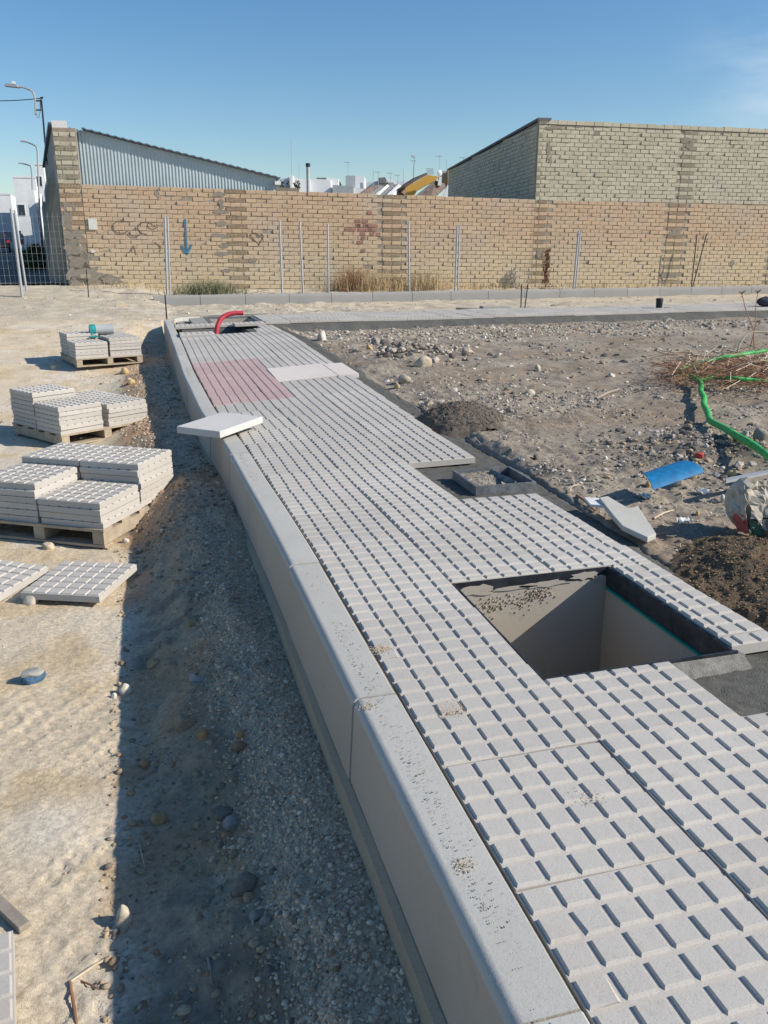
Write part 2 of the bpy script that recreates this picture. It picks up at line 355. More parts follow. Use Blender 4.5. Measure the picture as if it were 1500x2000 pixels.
# ------------------------------------------------------------------ ground
def ground_z(x, y, detail=True):
    x = np.asarray(x, float); y = np.asarray(y, float)
    bl = np.interp(y, [-5, 1.5, 3, 6, 8, 9.2, 11, 13.5, 16, 18.5, 20.5, 100, 300], [-.465, -.46, -.475, -.475, -.465, -.40, -.27, -.12, .0, .12, .30, 1.12, 2.2])
    kf = np.where(y < 12, zl(y) - .315, lerp(zl(12) - .315, bl, sstep(12, 14.5, y)))
    w = np.interp(y, [0, 3, 6, 12, 14], [.50, .60, .85, .9, .5])
    kf = kf + np.interp(y, [1.8, 3.2, 9, 11], [0, .055, .055, 0])*(1 + 1.2*fbm(y*2.3, x*2.3, 3, 63))
    lo_ = np.interp(y, [1.2, 2.8, 8, 10], [.06, .36, .30, .06])
    left = lerp(kf, bl, sstep(lo_, 1.0, (-.14 + np.minimum(xl(y), 0) - x)/w))
    br = np.interp(y, [-5, 2, 3.0, 5, 8, 10.5, 11.8, 12.3, 14.6, 16], [-.055, -.050, -.022, -.018, -.025, -.07, -.11, -.12, -.04, -.05])
    ky = kerb_y(x)
    back = np.interp(y - ky, [-2.6, -1.6, -.7, -.05, .02, .1, 2.2, 80], [-.03, -.05, -.03, -.09, -.05, .11, .16, 1.0])
    right = np.where(y > 15.2, lerp(br, back, sstep(15.2, 16.2, y)), br)
    # trench of the mortar bed
    e = bed_edge(y)
    wb = np.interp(y, [2.5, 2.95, 4.5, 5.0], [.32, .07, .07, .32])
    right = np.where((y < 12.2) & (x < e + .5), -.052 + (right + .052)*sstep(e - .01, e + wb, x), right)
    right = np.where(y < 12.2, lerp(-.11, right, sstep(e - .05, e - .005, x)), right)
    inpath = (y > path_y0(x) - .02) & (y < path_y0(x) + PATH_W + .05) & (x > .9)
    right = np.where(inpath, np.minimum(right, -.09), right)
    foot = (y < 14.4)
    t_near = (x > -.14 + xl(np.clip(y, -4, 13)))
    z = np.where(foot & ~t_near, left, right)
    z = np.where(foot & t_near & (x < 1.0), -.33, z)
    bx = sstep(-.6, .35, x + (y - 17)*.05)
    z = np.where(~foot, lerp(left, right, bx), z)
    far_c = foot & (y > 12.2) & (x < .9)
    z = np.where(far_c & t_near, -.33, z)
    if detail:
        onl = (x < -.1)
        grav = sstep(-.50, -.30, x)*(y < 5)
        amp = np.where(onl, .010 + .004*grav, .022)*np.clip(.5 + y/12, .6, 2.0)
        z = z + amp*2*fbm(x*3.1, y*3.1, 3, 3)*np.where(onl, 1.2, 1.0)
        z = z + np.where(onl, .008, .034)*fbm(x*13, y*13, 4, 11)*np.where(onl, 1, np.clip(.75 + 1.6*fbm(x*1.5, y*1.5, 2, 13), .3, 1.4)) + np.where(onl, .006, .016)*fbm(x*52, y*52, 3, 21)
        z = z + (x > 1.5)*.055*np.exp(-(((x - 2.6)/.5)**2 + ((y - 2.9)/.45)**2))*(1 + 1.5*fbm(x*5, y*5, 3, 51))
        # hummocks and clods in the shaded strip
        strip = onl*sstep(-.70, -.58, x)*sstep(-.2, -.34, x)*(y < 4.5)
        z = z + strip*.13*np.clip(fbm(x*5.5, y*4.5, 5, 31) + .06, 0, .22)
        # scuffs and treads pressed into the sand
        tread = onl*sstep(-.62, -.8, x)*sstep(2.3, 1.2, y)*sstep(-.05, .2, fbm(x*2.5, y*2.5, 2, 57))
        z = z - tread*.010*(np.sin((x*.8 + y)*95) > .2)*(np.sin((x - .7*y)*70) > -.4)
    pit = ((x > .34) & (x < 1.09) & (y > .64) & (y < 1.5)) | ((x > .4) & (x < 1.3) & (y > 12.4) & (y < 13.85))
    return np.where(pit, np.minimum(z, -1.25), z)

def ground_colour(x, y):
    sand = np.array([.60, .515, .385]); pale = np.array([.63, .58, .49]); brown = np.array([.46, .345, .235]); rust = np.array([.50, .32, .19])
    grav = np.array([.60, .46, .33]); soil = np.array([.30, .258, .208]); soild = np.array([.17, .152, .13]); soilp = np.array([.37, .325, .26])
    fars = np.array([.44, .395, .31]); ochre = np.array([.50, .37, .19])
    n1, n2, n3 = fbm(x*1.3, y*1.3, 4, 61), fbm(x*4, y*4, 4, 71), fbm(x*13, y*13, 3, 81)
    c = np.ones(x.shape + (3,))*sand
    def mx(c, col, f): return c + (col - c)*np.clip(f, 0, 1)[..., None]
    c = mx(c, pale, sstep(-.02, .22, n1)*.7); c = mx(c, ochre, sstep(.02, .22, n2)*.45)
    c = mx(c, pale, np.exp(-(((x + .95)/.12)**2 + ((y - 1.05)/.14)**2))*.9)
    xk = x - xl(np.clip(y, -4, 13))
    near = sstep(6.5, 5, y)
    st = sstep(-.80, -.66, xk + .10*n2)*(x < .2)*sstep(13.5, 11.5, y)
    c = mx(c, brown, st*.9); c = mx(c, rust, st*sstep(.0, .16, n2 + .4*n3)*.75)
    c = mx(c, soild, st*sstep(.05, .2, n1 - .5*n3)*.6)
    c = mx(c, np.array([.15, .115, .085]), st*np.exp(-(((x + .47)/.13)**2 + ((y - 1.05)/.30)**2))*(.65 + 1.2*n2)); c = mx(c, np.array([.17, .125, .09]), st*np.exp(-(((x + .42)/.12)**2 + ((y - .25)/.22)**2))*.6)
    gb = sstep(-.46, -.30, xk + .12*n2)*(x < .2)*sstep(13, 12, y)
    c = mx(c, grav, gb*.95)
    right = sstep(.6, 1.2, x)*sstep(15.4, 14.2, y)
    r = np.ones(x.shape + (3,))*soil
    r = mx(r, soild, sstep(.0, .2, n2)*.7); r = mx(r, soilp, sstep(.02, .2, n1 + .5*n3)*.75)
    r = mx(r, soilp, sstep(9.8, 10.8, y + n1)*sstep(12.2, 11.6, y + n2*.6)*.8)
    r = mx(r, np.array([.30, .235, .17]), sstep(.05, .2, -n1 + .4*n2)*.6)
    c = c*(1 - right[..., None]) + r*right[..., None]
    ff = sstep(14, 15.5, y); c = mx(c, fars, ff*.85); c = mx(c, pale, ff*sstep(.0, .2, n2)*.5)
    c = mx(c, sand*.9, ff*(y < kerb_y(x) - .9)*(y > kerb_y(x) - 1.7)*.6*(x > 2))
    c = mx(c, soild*.8, np.exp(-(((x - 2.6)/.5)**2 + ((y - 2.9)/.45)**2))*.75*(x > 1.5))
    street = (y > 20.9)*(x < -2.0)
    c = mx(c, np.array([.075, .075, .072]), street*1.0)
    return c

def spaced(stops):          # (start, end, step) runs
    out = []
    for a, b, s in stops: out += list(np.arange(a, b - 1e-6, s))
    return np.array(out + [stops[-1][1]])
gx = spaced([(-2500, -300, 700), (-300, -60, 60), (-60, -12, 6), (-12, -4, .5), (-4, -2, .08), (-2, -1.4, .02), (-1.4, -.06, .0105), (-.06, 1.2, .06), (1.2, 2.4, .0135), (2.4, 4.2, .03), (4.2, 9, .09), (9, 20, .3), (20, 60, 5), (60, 300, 60), (300, 2500, 700)])
gy = spaced([(-300, -20, 70), (-20, -2, 2), (-2, -.4, .1), (-.4, 3.3, .0115), (3.3, 6, .02), (6, 10, .04), (10, 16, .065), (16, 21.5, .09), (21.5, 30, .7), (30, 100, 8), (100, 400, 60), (400, 4500, 800)])
GX, GY = np.meshgrid(gx, gy)
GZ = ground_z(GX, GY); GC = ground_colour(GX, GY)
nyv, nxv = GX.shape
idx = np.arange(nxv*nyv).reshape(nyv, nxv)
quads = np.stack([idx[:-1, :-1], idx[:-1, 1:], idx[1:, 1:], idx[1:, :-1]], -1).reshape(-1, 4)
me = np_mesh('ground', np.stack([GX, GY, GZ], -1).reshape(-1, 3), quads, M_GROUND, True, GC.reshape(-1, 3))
tag(ob('ground', me), 'sandy building-site ground with grey stony soil to the right', None, None, 'structure')

# street: an asphalt sheet a little above the earth, rising away
sv = []
for yy in (20.95, 25, 40, 60, 80, 100, 160):
    for xx in (-2.3 - .103*(yy - 20.6), -14 - .103*(yy - 20.6)):
        sv.append((xx, yy, float(ground_z(np.array(xx), np.array(yy), False)) + .035))
o = MB().add(sv, [(2*i, 2*i + 1, 2*i + 3, 2*i + 2) for i in range(6)]).build('street', M_ASPHALT)
tag(o, 'dark asphalt street in shade beside the shed wall', kind='structure')

# ------------------------------------------------------------------ fresh mortar bed
bxs = spaced([(-.015, .40, .05), (.40, 1.18, .03), (1.18, 1.62, .013)])
bys = spaced([(-.9, 3.4, .016), (3.4, 7, .035), (7, 12.36, .08)])
BX, BY = np.meshgrid(bxs, bys)
e = bed_edge(BY)
BXc = np.minimum(BX, e)
lane3 = sstep(.75, .85, BX)
BZ = pave_z(BXc, BY) - .047 + .007*fbm(BXc*14, BY*14, 3, 91) + .010*fbm(BXc*45, BY*45, 2, 95)*lane3
BZ = BZ - .012*sstep(e - .05, e, BX) - .010*sstep(1.22, 1.42, BXc)
BZ = np.where((BY > 10.70) & (BY < 11.95) & (BX < .86), BZ - .07, BZ)
ny, nx = BX.shape
idx = np.arange(nx*ny).reshape(ny, nx)
q = np.stack([idx[:-1, :-1], idx[:-1, 1:], idx[1:, 1:], idx[1:, :-1]], -1).reshape(-1, 4)
cxm = (BX[:-1, :-1] + BX[1:, 1:]).reshape(-1)/2; cym = (BY[:-1, :-1] + BY[1:, 1:]).reshape(-1)/2
keep = ~((cxm > .395) & (cxm < 1.035) & (cym > .70) & (cym < 1.445)) & (BX[:-1, :-1].reshape(-1) < bed_edge(cym) + .01)
me = np_mesh('mortar_bed', np.stack([BXc, BY, BZ], -1).reshape(-1, 3), q[keep], M_MORTAR, True)
tag(ob('mortar_bed', me), 'dark fresh mortar bed along the open edge of the pavement', kind='structure')

# bed under the cross path with its spilled lip towards the lot
pv, pf = [], []
xs_ = np.linspace(1.22, 19, 240)
for i, xx in enumerate(xs_):
    y0 = float(path_y0(xx)); wob = float(fbm(np.array(xx*3.0), np.array(1.7), 4, 101)); wob2 = float(fbm(np.array(xx*9.0), np.array(4.7), 3, 111))
    prof = [(-.42 - .25*wob, -.16), (-.30 - .22*wob - .08*wob2, -.10 + .02*wob2), (-.14 - .1*wob2, -.055 + .03*wob2), (-.03, -.015), (.05, -.022), (PATH_W + .02, -.022), (PATH_W + .12, -.07)]
    for a, z in prof: pv.append((xx, y0 + a, z))
npf = len(prof)
for i in range(len(xs_) - 1):
    for k in range(npf - 1): pf.append((i*npf + k, (i + 1)*npf + k, (i + 1)*npf + k + 1, i*npf + k + 1))
o = MB().add(pv, pf).build('path_bed', M_MORTAR, smooth=True)
tag(o, 'dark mortar spilled under the front edge of the cross path', kind='structure')
o = MB().bb((-.02, 11.95, -.3), (.40, 13.9, -.055)).bb((.40, 11.95, -.3), (1.25, 12.42, -.055)).bb((.4, 13.84, -.3), (1.3, 14.2, -.055)).build('corner_bed', M_MORTAR_DRY)
tag(o, 'grey mortar base at the pavement corner around the red conduit', kind='structure')

# ------------------------------------------------------------------ paving tiles
PITCH_T, T_TH = .4/6, .038
def tile_mesh(name, x0, x1, y0, y1, mat, seed=0, relief=.0060, chips=3, full=(.4, .4)):
    """studded tile cut to x0..x1, y0..y1 of a 40 cm tile; origin at the middle of the full tile, top of studs at z = 0"""
    rr = random.Random(seed); b = MB()
    X0, X1, Y0, Y1 = x0 - .2 + .0015, x1 - .2 - .0015, y0 - .2 + .0015, y1 - .2 - .0015
    jit = lambda a: rr.uniform(-a, a)
    zb = -relief
    b.add([(X0, Y0, -T_TH), (X1, Y0, -T_TH), (X1, Y1, -T_TH), (X0, Y1, -T_TH), (X0, Y0, zb), (X1, Y0, zb), (X1, Y1, zb), (X0, Y1, zb)],
          [(3, 2, 1, 0), (4, 5, 6, 7), (0, 1, 5, 4), (1, 2, 6, 5), (2, 3, 7, 6), (3, 0, 4, 7)])
    chip = {(rr.randrange(6), rr.randrange(6)) for _ in range(chips)}
    for i in range(6):
        for j in range(6):
            a0, a1 = i*PITCH_T - .2 + .0054, (i + 1)*PITCH_T - .2 - .0054
            c0, c1 = j*PITCH_T - .2 + .0054, (j + 1)*PITCH_T - .2 - .0054
            a0, a1, c0, c1 = max(a0, X0), min(a1, X1), max(c0, Y0), min(c1, Y1)
            if a1 - a0 < .014 or c1 - c0 < .014: continue
            h = jit(.0004); s, sy = .0030, .0042
            P = [(a0, c0, zb), (a1, c0, zb), (a1, c1, zb), (a0, c1, zb)]
            T = [[a0 + s, c0 + sy, h], [a1 - s, c0 + sy, h], [a1 - s, c1 - sy, h], [a0 + s, c1 - sy, h]]
            if (i, j) in chip:
                k = rr.randrange(4); T[k][0] += jit(.005); T[k][1] += jit(.005)
            b.add(P + T, [(4, 5, 6, 7), (0, 1, 5, 4), (1, 2, 6, 5), (2, 3, 7, 6), (3, 0, 4, 7)])
    return b.mesh(name, mat)
TILES = [tile_mesh('paving_tile', 0, .4, 0, .4, M_TILE, s) for s in range(5)]
TILES_RED = [tile_mesh('red_paving_tile', 0, .4, 0, .4, M_TILE_RED, 20 + s) for s in range(2)]

pavement = empty('pavement', kind='structure', label='new pavement of grey studded concrete tiles with a red patch')
tr = random.Random(5)
def lay(me, u, yc, name='paving_tile', dz=0.0, tilt=.3, parent=None, wid=True):
    P = pave(u, yc); eps = .1
    du = pave(u + eps, yc) - pave(u - eps, yc); dy = pave(u, yc + eps) - pave(u, yc - eps)
    ex = Vector(du).normalized(); ey = Vector(dy).normalized(); ez = ex.cross(ey).normalized(); ey = ez.cross(ex)
    sx = Vector(du).length/(2*eps*.4)
    R = Matrix((ex*sx, ey, ez)).transposed().to_4x4()
    J = Euler((rad(tr.gauss(0, tilt)), rad(tr.gauss(0, tilt)), rad(tr.gauss(0, .12)))).to_matrix().to_4x4()
    M = Matrix.Translation(Vector(P) + Vector((0, 0, dz + tr.gauss(0, .0011)))) @ R @ J
    return ob(name, me, pavement if parent is None else parent, M)
cut_cache = {}
def cut(x0, x1, y0, y1, mat=None, relief=.0060):
    mat = mat or M_TILE; k = (x0, x1, y0, y1, mat.name, relief)
    if k not in cut_cache: cut_cache[k] = tile_mesh('cut_tile', x0, x1, y0, y1, mat, len(cut_cache) + 50, relief, 2)
    return cut_cache[k]
SLABM = lambda w, d: MB().bb((-w/2 + .002, -d/2 + .002, -T_TH), (w/2 - .002, d/2 - .002, 0)).mesh('smooth_slab', M_SLAB)
for k in range(-3, 26):
    y0 = .4*k; yc = y0 + .2
    for lane in range(3):
        u = lane + .5; full = True
        red_row = 5.5 < yc < 7.95; white_row = 6.3 < yc < 7.15
        if lane == 0 and red_row: lay(tr.choice(TILES_RED), u, yc, 'red_paving_tile'); continue
        if lane == 1:
            if abs(yc - .6) < .01: lay(cut(0, .4, 0, .305), u, yc); continue
            if abs(yc - 1.0) < .01: continue
            if abs(yc - 1.4) < .01: lay(cut(0, .4, .23, .4), u, yc); continue
            if red_row:
                lay(cut(0, .2, 0, .4, M_TILE_RED), u, yc, 'red_paving_tile')
                if not white_row: lay(cut(.2, .4, 0, .4), u, yc)
                continue
        if lane == 2:
            if .4 <= yc < 1.3:
                if yc < .7: lay(cut(.232, .4, .335, .4), u, yc)
                else: lay(cut(.232, .4, 0, .4), u, yc)
                continue
            if abs(yc - 1.4) < .01: lay(cut(0, .4, .23, .4), u, yc); lay(cut(.232, .4, 0, .227), u, yc); continue
            if 2.4 < yc < 3.2: continue
            if white_row: continue
        lay(tr.choice(TILES), u, yc)
# three smooth cream slabs beside the red tiles
for ua, ub, yc, d in ((1.5, 2.05, 6.78, .76), (2.05, 2.72, 6.80, .78), (2.72, 3.12, 6.76, .72)):
    w = (ub - ua)*.445*.985
    lay(SLABM(w, d), (ua + ub)/2, yc, 'smooth_slab', dz=.006, tilt=.4)
# tiles set and half set around the openings at the far corner
lay(TILES[0], .5, 10.62, dz=.03, tilt=.6); lay(TILES[1], 1.5, 10.2); lay(TILES[2], 2.5, 10.2)
lay(cut(0, .4, 0, .2), 1.5, 10.58); lay(cut(0, .4, 0, .2), 2.5, 10.58)
for u in (.5, 1.5): lay(TILES[3], u, 12.2, dz=.004)
lay(TILES[4], 2.35, 11.78, dz=.035, tilt=.8); lay(TILES[1], 2.5, 12.2, dz=.0)
lay(cut(.1, .4, 0, .4), 2.55, 10.95); lay(cut(.2, .4, 0, .4), 2.55, 11.36)
o = lay(MB().bb((-.12, -.5, -.04), (.12, .5, 0)).mesh('grey_cover_slab', M_KERB_FAR), .95, 13.15, 'grey_cover_slab', dz=-.01)
# cross path
path = empty('footpath', kind='structure', label='grey studded tile footpath crossing behind the lot')
for i in range(43):
    for j in range(4):
        xx = 1.30 + .4*(i + .5) + (0 if j % 2 else .0); yy = path_y0(xx) + .4*(j + .5)
        if i == 0 and j < 2: pass
        z = .022 + .006*math.sin(i*.7) + tr.gauss(0, .0015)
        M = Matrix.Translation((xx, yy, z)) @ Euler((rad(tr.gauss(0, .3)), rad(tr.gauss(0, .3)), .052)).to_matrix().to_4x4()
        ob('paving_tile', TILES[(i + j*2) % 5], path, M)

# ------------------------------------------------------------------ kerbs
def resample(pts, step):
    P = [np.array(p, float) for p in pts]; L = [0]
    for a, b in zip(P, P[1:]): L.append(L[-1] + np.linalg.norm(b - a))
    s = np.arange(0, L[-1], step); A = np.array(P)
    return np.stack([np.interp(s, L, A[:, i]) for i in range(3)], -1)
def sweep(mb, pts, prof):       # prof: (offset to the outside, z), outside is left of travel
    n = len(prof); base = len(mb.v); P = [Vector(p) for p in pts]
    for i, p in enumerate(P):
        t = P[min(i + 1, len(P) - 1)] - P[max(i - 1, 0)]; nrm = Vector((-t.y, t.x, 0)).normalized()
        for a, z in prof: mb.v.append(tuple(p + nrm*a + Vector((0, 0, z))))
    for i in range(len(P) - 1):
        for k in range(n):
            a, b_ = base + i*n + k, base + i*n + (k + 1) % n; mb.f.append((a, b_, b_ + n, a + n))
    mb.f.append(tuple(base + k for k in range(n))); e_ = base + (len(P) - 1)*n; mb.f.append(tuple(e_ + k for k in range(n))[::-1])
def kerb_line():
    ys = np.arange(-1.26, 13.1, .05); pts = [(xl(y), y, zl(y)) for y in ys]
    c = (.60, 13.1); r0 = pts[-1][0]
    R_ = c[0] - r0
    for a in np.linspace(180, 95, 16)[1:]: pts.append((c[0] + R_*math.cos(rad(a)), 13.1 + 1.1*math.sin(rad(a)), .012))
    pts += [(1.0, 14.22, .015), (1.6, 14.27, .02)]
    return pts
KP = resample(kerb_line(), .05)
PROF = [(.010, -.25), (.010, -.004), (.014, 0), (.104, 0), (.108, -.0003), (.116, -.003), (.122, -.009), (.1255, -.017), (.1268, -.023), (.1272, -.027), (.139, -.245), (.1392, -.25)]
kerb = empty('kerb', kind='structure', label='concrete kerb stones along the pavement edge')
i = 0; starts = []
kr = random.Random(3)
while i < len(KP) - 4:
    straight = KP[i][1] < 12.6
    n = 20 if straight else 8
    j = min(i + n, len(KP) - 1); seg = [p.copy() for p in KP[i:j + 1]]
    d0 = (seg[1] - seg[0]); d1 = seg[-1] - seg[-2]
    seg[0] = seg[0] + d0*.07; seg[-1] = seg[-1] - d1*.07
    dz = kr.gauss(0, .002); dx = kr.gauss(0, .0025)
    seg = [p + np.array([dx, 0, dz]) for p in seg]
    b = MB(); sweep(b, seg, PROF)
    ks = b.build('kerb_stone', M_KERB, kerb, smooth=True); ks.data.materials.append(M_KERB_SHADED); starts.append(i); i = j
    npr = len(PROF)          # street side coloured darker brown, its shade put into the colour; top stays grey
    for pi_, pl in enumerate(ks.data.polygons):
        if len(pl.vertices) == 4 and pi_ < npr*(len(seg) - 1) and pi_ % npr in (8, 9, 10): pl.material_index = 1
b = MB(); sweep(b, KP, [(x if k in (0, 1) else x - .006, z - (.004 if k else 0)) for k, (x, z) in enumerate(PROF)])
b.build('joint_mortar', M_MORTAR_DRY, kerb)
b = MB(); fp = [(.02, -.34), (.02, -.251), (.140, -.251), (.158, -.262), (.172, -.36), (.30, -.42)]
fpts = [p + np.array([.004*float(fbm(np.array(p[1]*6), np.array(.3), 3, 7)), 0, .02*float(fbm(np.array(p[1]*3), np.array(.7), 3, 9))]) for p in KP]
sweep(b, fpts, fp); b.build('kerb_footing', M_FOOT, kerb)

fkerb = empty('kerb', kind='structure', label='grey kerb stones in front of the brick wall')
FP = [(.0, -.27), (0, -.005), (.006, 0), (.10, 0), (.118, -.02), (.128, -.07), (.13, -.27)]
for i in range(22):
    x0 = -.31 + i*1.0
    pts = [(x0 + t, kerb_y(x0 + t), .155 + .004*math.sin(i*1.3)) for t in (.995, .66, .33, .005)]
    b = MB(); sweep(b, pts, [(a, z) for a, z in FP]); b.build('kerb_stone', M_KERB_FAR, fkerb, smooth=True)

# dark crumbs of mortar scattered on the kerb top
def ico():
    bm = bmesh.new(); bmesh.ops.create_icosphere(bm, subdivisions=1, radius=1.0)
    v = np.array([x.co[:] for x in bm.verts]); f = np.array([[y.index for y in x.verts] for x in bm.faces]); bm.free(); return v, f
ICO_V, ICO_F = ico()
def octa():
    v = np.array([[1, 0, 0], [-1, 0, 0], [0, 1, 0], [0, -1, 0], [0, 0, 1], [0, 0, -1]], float)
    f = np.array([[0, 2, 4], [2, 1, 4], [1, 3, 4], [3, 0, 4], [2, 0, 5], [1, 2, 5], [3, 1, 5], [0, 3, 5]]); return v, f
OCT_V, OCT_F = octa()
def rot_mats(n, rng):
    q = rng.normal(size=(n, 4)); q /= np.linalg.norm(q, axis=1)[:, None]; w, x, y, z = q.T
    return np.stack([np.stack([1 - 2*(y*y + z*z), 2*(x*y - z*w), 2*(x*z + y*w)], -1), np.stack([2*(x*y + z*w), 1 - 2*(x*x + z*z), 2*(y*z - x*w)], -1), np.stack([2*(x*z - y*w), 2*(y*z + x*w), 1 - 2*(x*x + y*y)], -1)], 1)
def pebbles(name, x, y, z, size, cols, mat, label, shape='ico', parent=None, flat=.7, smooth=True):
    n = len(x); V0, F0 = (ICO_V, ICO_F) if shape == 'ico' else (OCT_V, OCT_F)
    R = rot_mats(n, RNG)
    base = V0[None]*(1 + RNG.uniform(-.22, .22, (n, len(V0), 1)))*np.stack([np.ones(n), RNG.uniform(.65, 1, n), RNG.uniform(.5, .9, n)], -1)[:, None, :]
    V = np.einsum('nij,nkj->nki', R, base)*np.asarray(size)[:, None, None]
    V[:, :, 2] *= flat
    V += np.stack([x, y, z], -1)[:, None, :]
    Fa = (F0[None] + (np.arange(n)*len(V0))[:, None, None]).reshape(-1, 3)
    C = np.repeat(np.asarray(cols), len(V0), axis=0)
    o = ob(name, np_mesh(name, V.reshape(-1, 3), Fa, mat, smooth and shape == 'ico', C), parent)
    return tag(o, label, None, None, 'stuff')
def palette(n, cols, rng=RNG, jit=.12):
    c = np.array(cols)[rng.integers(0, len(cols), n)]; return np.clip(c*(1 + rng.normal(0, jit, (n, 1))), 0.01, 1)

n = 7000; yk = RNG.uniform(-.6, 8, n)**1.0; s_ = np.abs(RNG.normal(0, .03, n)); clump = fbm(yk*2.4, yk*0 + .5, 3, 131)
keepk = clump > RNG.uniform(-.12, .26, n); yk, s_ = yk[keepk], s_[keepk]
xk = xl(yk) - .085 + s_; m_ = (xk < xl(yk) - .02); yk, xk = yk[m_], xk[m_]; n = len(xk)
pebbles('mortar_crumbs', xk, yk, zl(yk) + .0008, RNG.uniform(.0006, .0026, n)*RNG.uniform(.5, 1.3, n), palette(n, [[.22, .205, .175], [.34, .31, .265]]), M_STONE, 'dark mortar crumbs scattered on the kerb top', 'oct')

for px, py, r_, n in ((745, 1268, .016, 260), (882, 1386, .020, 420), (718, 1380, .012, 90), (905, 1690, .012, 110), (1150, 1560, .02, 60)):
    p = on_z(px, py, 0); q_ = RNG.normal(0, r_, (2, n)); q_[0] = np.clip(q_[0]*1.15, -.03, .03)
    o = pebbles('spilt_sand', p[0] + q_[0], p[1] + q_[1], np.full(n, .0006), RNG.uniform(.0008, .0026, n), palette(n, [[.52, .42, .29], [.48, .38, .25], [.58, .50, .38]]), M_STONE, 'pinch of yellow sand spilt on the paving', 'oct')
# ------------------------------------------------------------------ gravel and clods
def scatter(n, x0, x1, y0, y1, dens=None, power=1.0):
    x = RNG.uniform(x0, x1, n); y = y0 + (y1 - y0)*RNG.uniform(0, 1, n)**power
    if dens is not None:
        k = RNG.uniform(0, 1, n) < dens(x, y); x, y = x[k], y[k]
    return x, y
G1 = [[.60, .47, .345], [.52, .40, .29], [.64, .51, .38], [.44, .335, .24], [.66, .54, .41]]
G2 = [[.36, .28, .19], [.42, .32, .22], [.30, .22, .145], [.42, .34, .23], [.38, .25, .15], [.21, .18, .155]]
G3 = [[.26, .235, .2], [.36, .32, .265], [.46, .42, .36], [.19, .17, .15], [.31, .25, .19], [.55, .52, .46]]
x, y = scatter(30000, -.75, -.13, -.3, 3.6, lambda x, y: sstep(-.54, -.30, x + .14*fbm(x*4, y*4, 3, 71)), 1.25)
x = x + xl(y); n = len(x)
pebbles('gravel', x, y, ground_z(x, y) + .001, np.clip(RNG.lognormal(-5.35, .42, n), .0022, .013), palette(n, G1), M_STONE, 'grey gravel banked against the kerb footing')
x, y = scatter(5200, -1.0, -.14, 3.3, 12.5, lambda x, y: sstep(-.95, -.35, x), 1.2); x = x + xl(y)*1.0; n = len(x)
pebbles('gravel', x, y, ground_z(x, y) + .001, np.clip(RNG.lognormal(-4.7, .45, n), .004, .035), palette(n, G1 + G2), M_STONE, 'stony rubble on the bank below the far kerb')
x, y = scatter(7000, -.80, -.28, -.3, 4.0, lambda x, y: .25 + .75*sstep(-.05, .12, fbm(x*3, y*3, 3, 33)), 1.2); n = len(x)
pebbles('pebbles', x, y, ground_z(x, y), np.clip(RNG.lognormal(-5.5, .6, n), .0015, .018), palette(n, G2), M_STONE, 'brown pebbles and crumbs in the shaded strip of soil')
x, y = scatter(8500, -2.2, -.70, -.3, 5, lambda x, y: .12 + .9*sstep(.02, .2, fbm(x*2.2, y*2.2, 3, 44)), 1.3); n = len(x)
pebbles('sand_crumbs', x, y, ground_z(x, y), np.clip(RNG.lognormal(-6.1, .5, n), .001, .007), palette(n, [[.52, .44, .31], [.44, .36, .25], [.58, .52, .42], [.3, .25, .19]]), M_STONE, 'pale crumbs lying on the sunlit sand', 'oct')
x, y = scatter(5200, -9, -.3, 5, 19, lambda x, y: .25 + .8*sstep(.0, .15, fbm(x*1.1, y*1.1, 3, 45)), .9); n = len(x)
pebbles('sand_crumbs', x, y, ground_z(x, y), np.clip(RNG.lognormal(-4.5, .6, n), .004, .06), palette(n, [[.50, .44, .34], [.42, .36, .27], [.56, .52, .44], [.33, .28, .22]]), M_STONE, 'pale stones strewn over the sandy lot', 'oct')
x, y = scatter(27000, 1.3, 4.6, .6, 5.2, lambda x, y: (x > bed_edge(y) + .02)*(.18 + .9*sstep(.0, .16, fbm(x*1.8, y*1.8, 4, 46))), 1.15); n = len(x)
pebbles('soil_clods', x, y, ground_z(x, y), np.clip(RNG.lognormal(-5.15, .62, n), .002, .026), palette(n, G3), M_STONE, 'grey clods and grit over the near part of the lot', smooth=False)
x, y = scatter(24000, 1.4, 14, 4.4, 12.1, lambda x, y: (x > bed_edge(y) + .03)*(.22 + .8*sstep(.0, .16, fbm(x*1.0, y*1.0, 4, 47)) + .9*(y > 10.4)), .95); n = len(x)
pebbles('soil_clods', x, y, ground_z(x, y), np.clip(RNG.lognormal(-4.45, .6, n), .004, .055), palette(n, G3), M_STONE, 'clods and pale stones over the far part of the lot', smooth=False)
x, y = scatter(5200, -.5, 17, 14.3, 18.4, lambda x, y: (y > path_y0(x) + PATH_W)*(y < kerb_y(x))*(.3 + .7*sstep(.9, .2, kerb_y(x) - y)), 1.0); n = len(x)
pebbles('gravel', x, y, ground_z(x, y), np.clip(RNG.lognormal(-4.3, .55, n), .005, .06), palette(n, [[.46, .42, .36], [.38, .34, .28], [.56, .52, .46]]), M_STONE, 'pale gravel berm in front of the far kerb', 'oct')

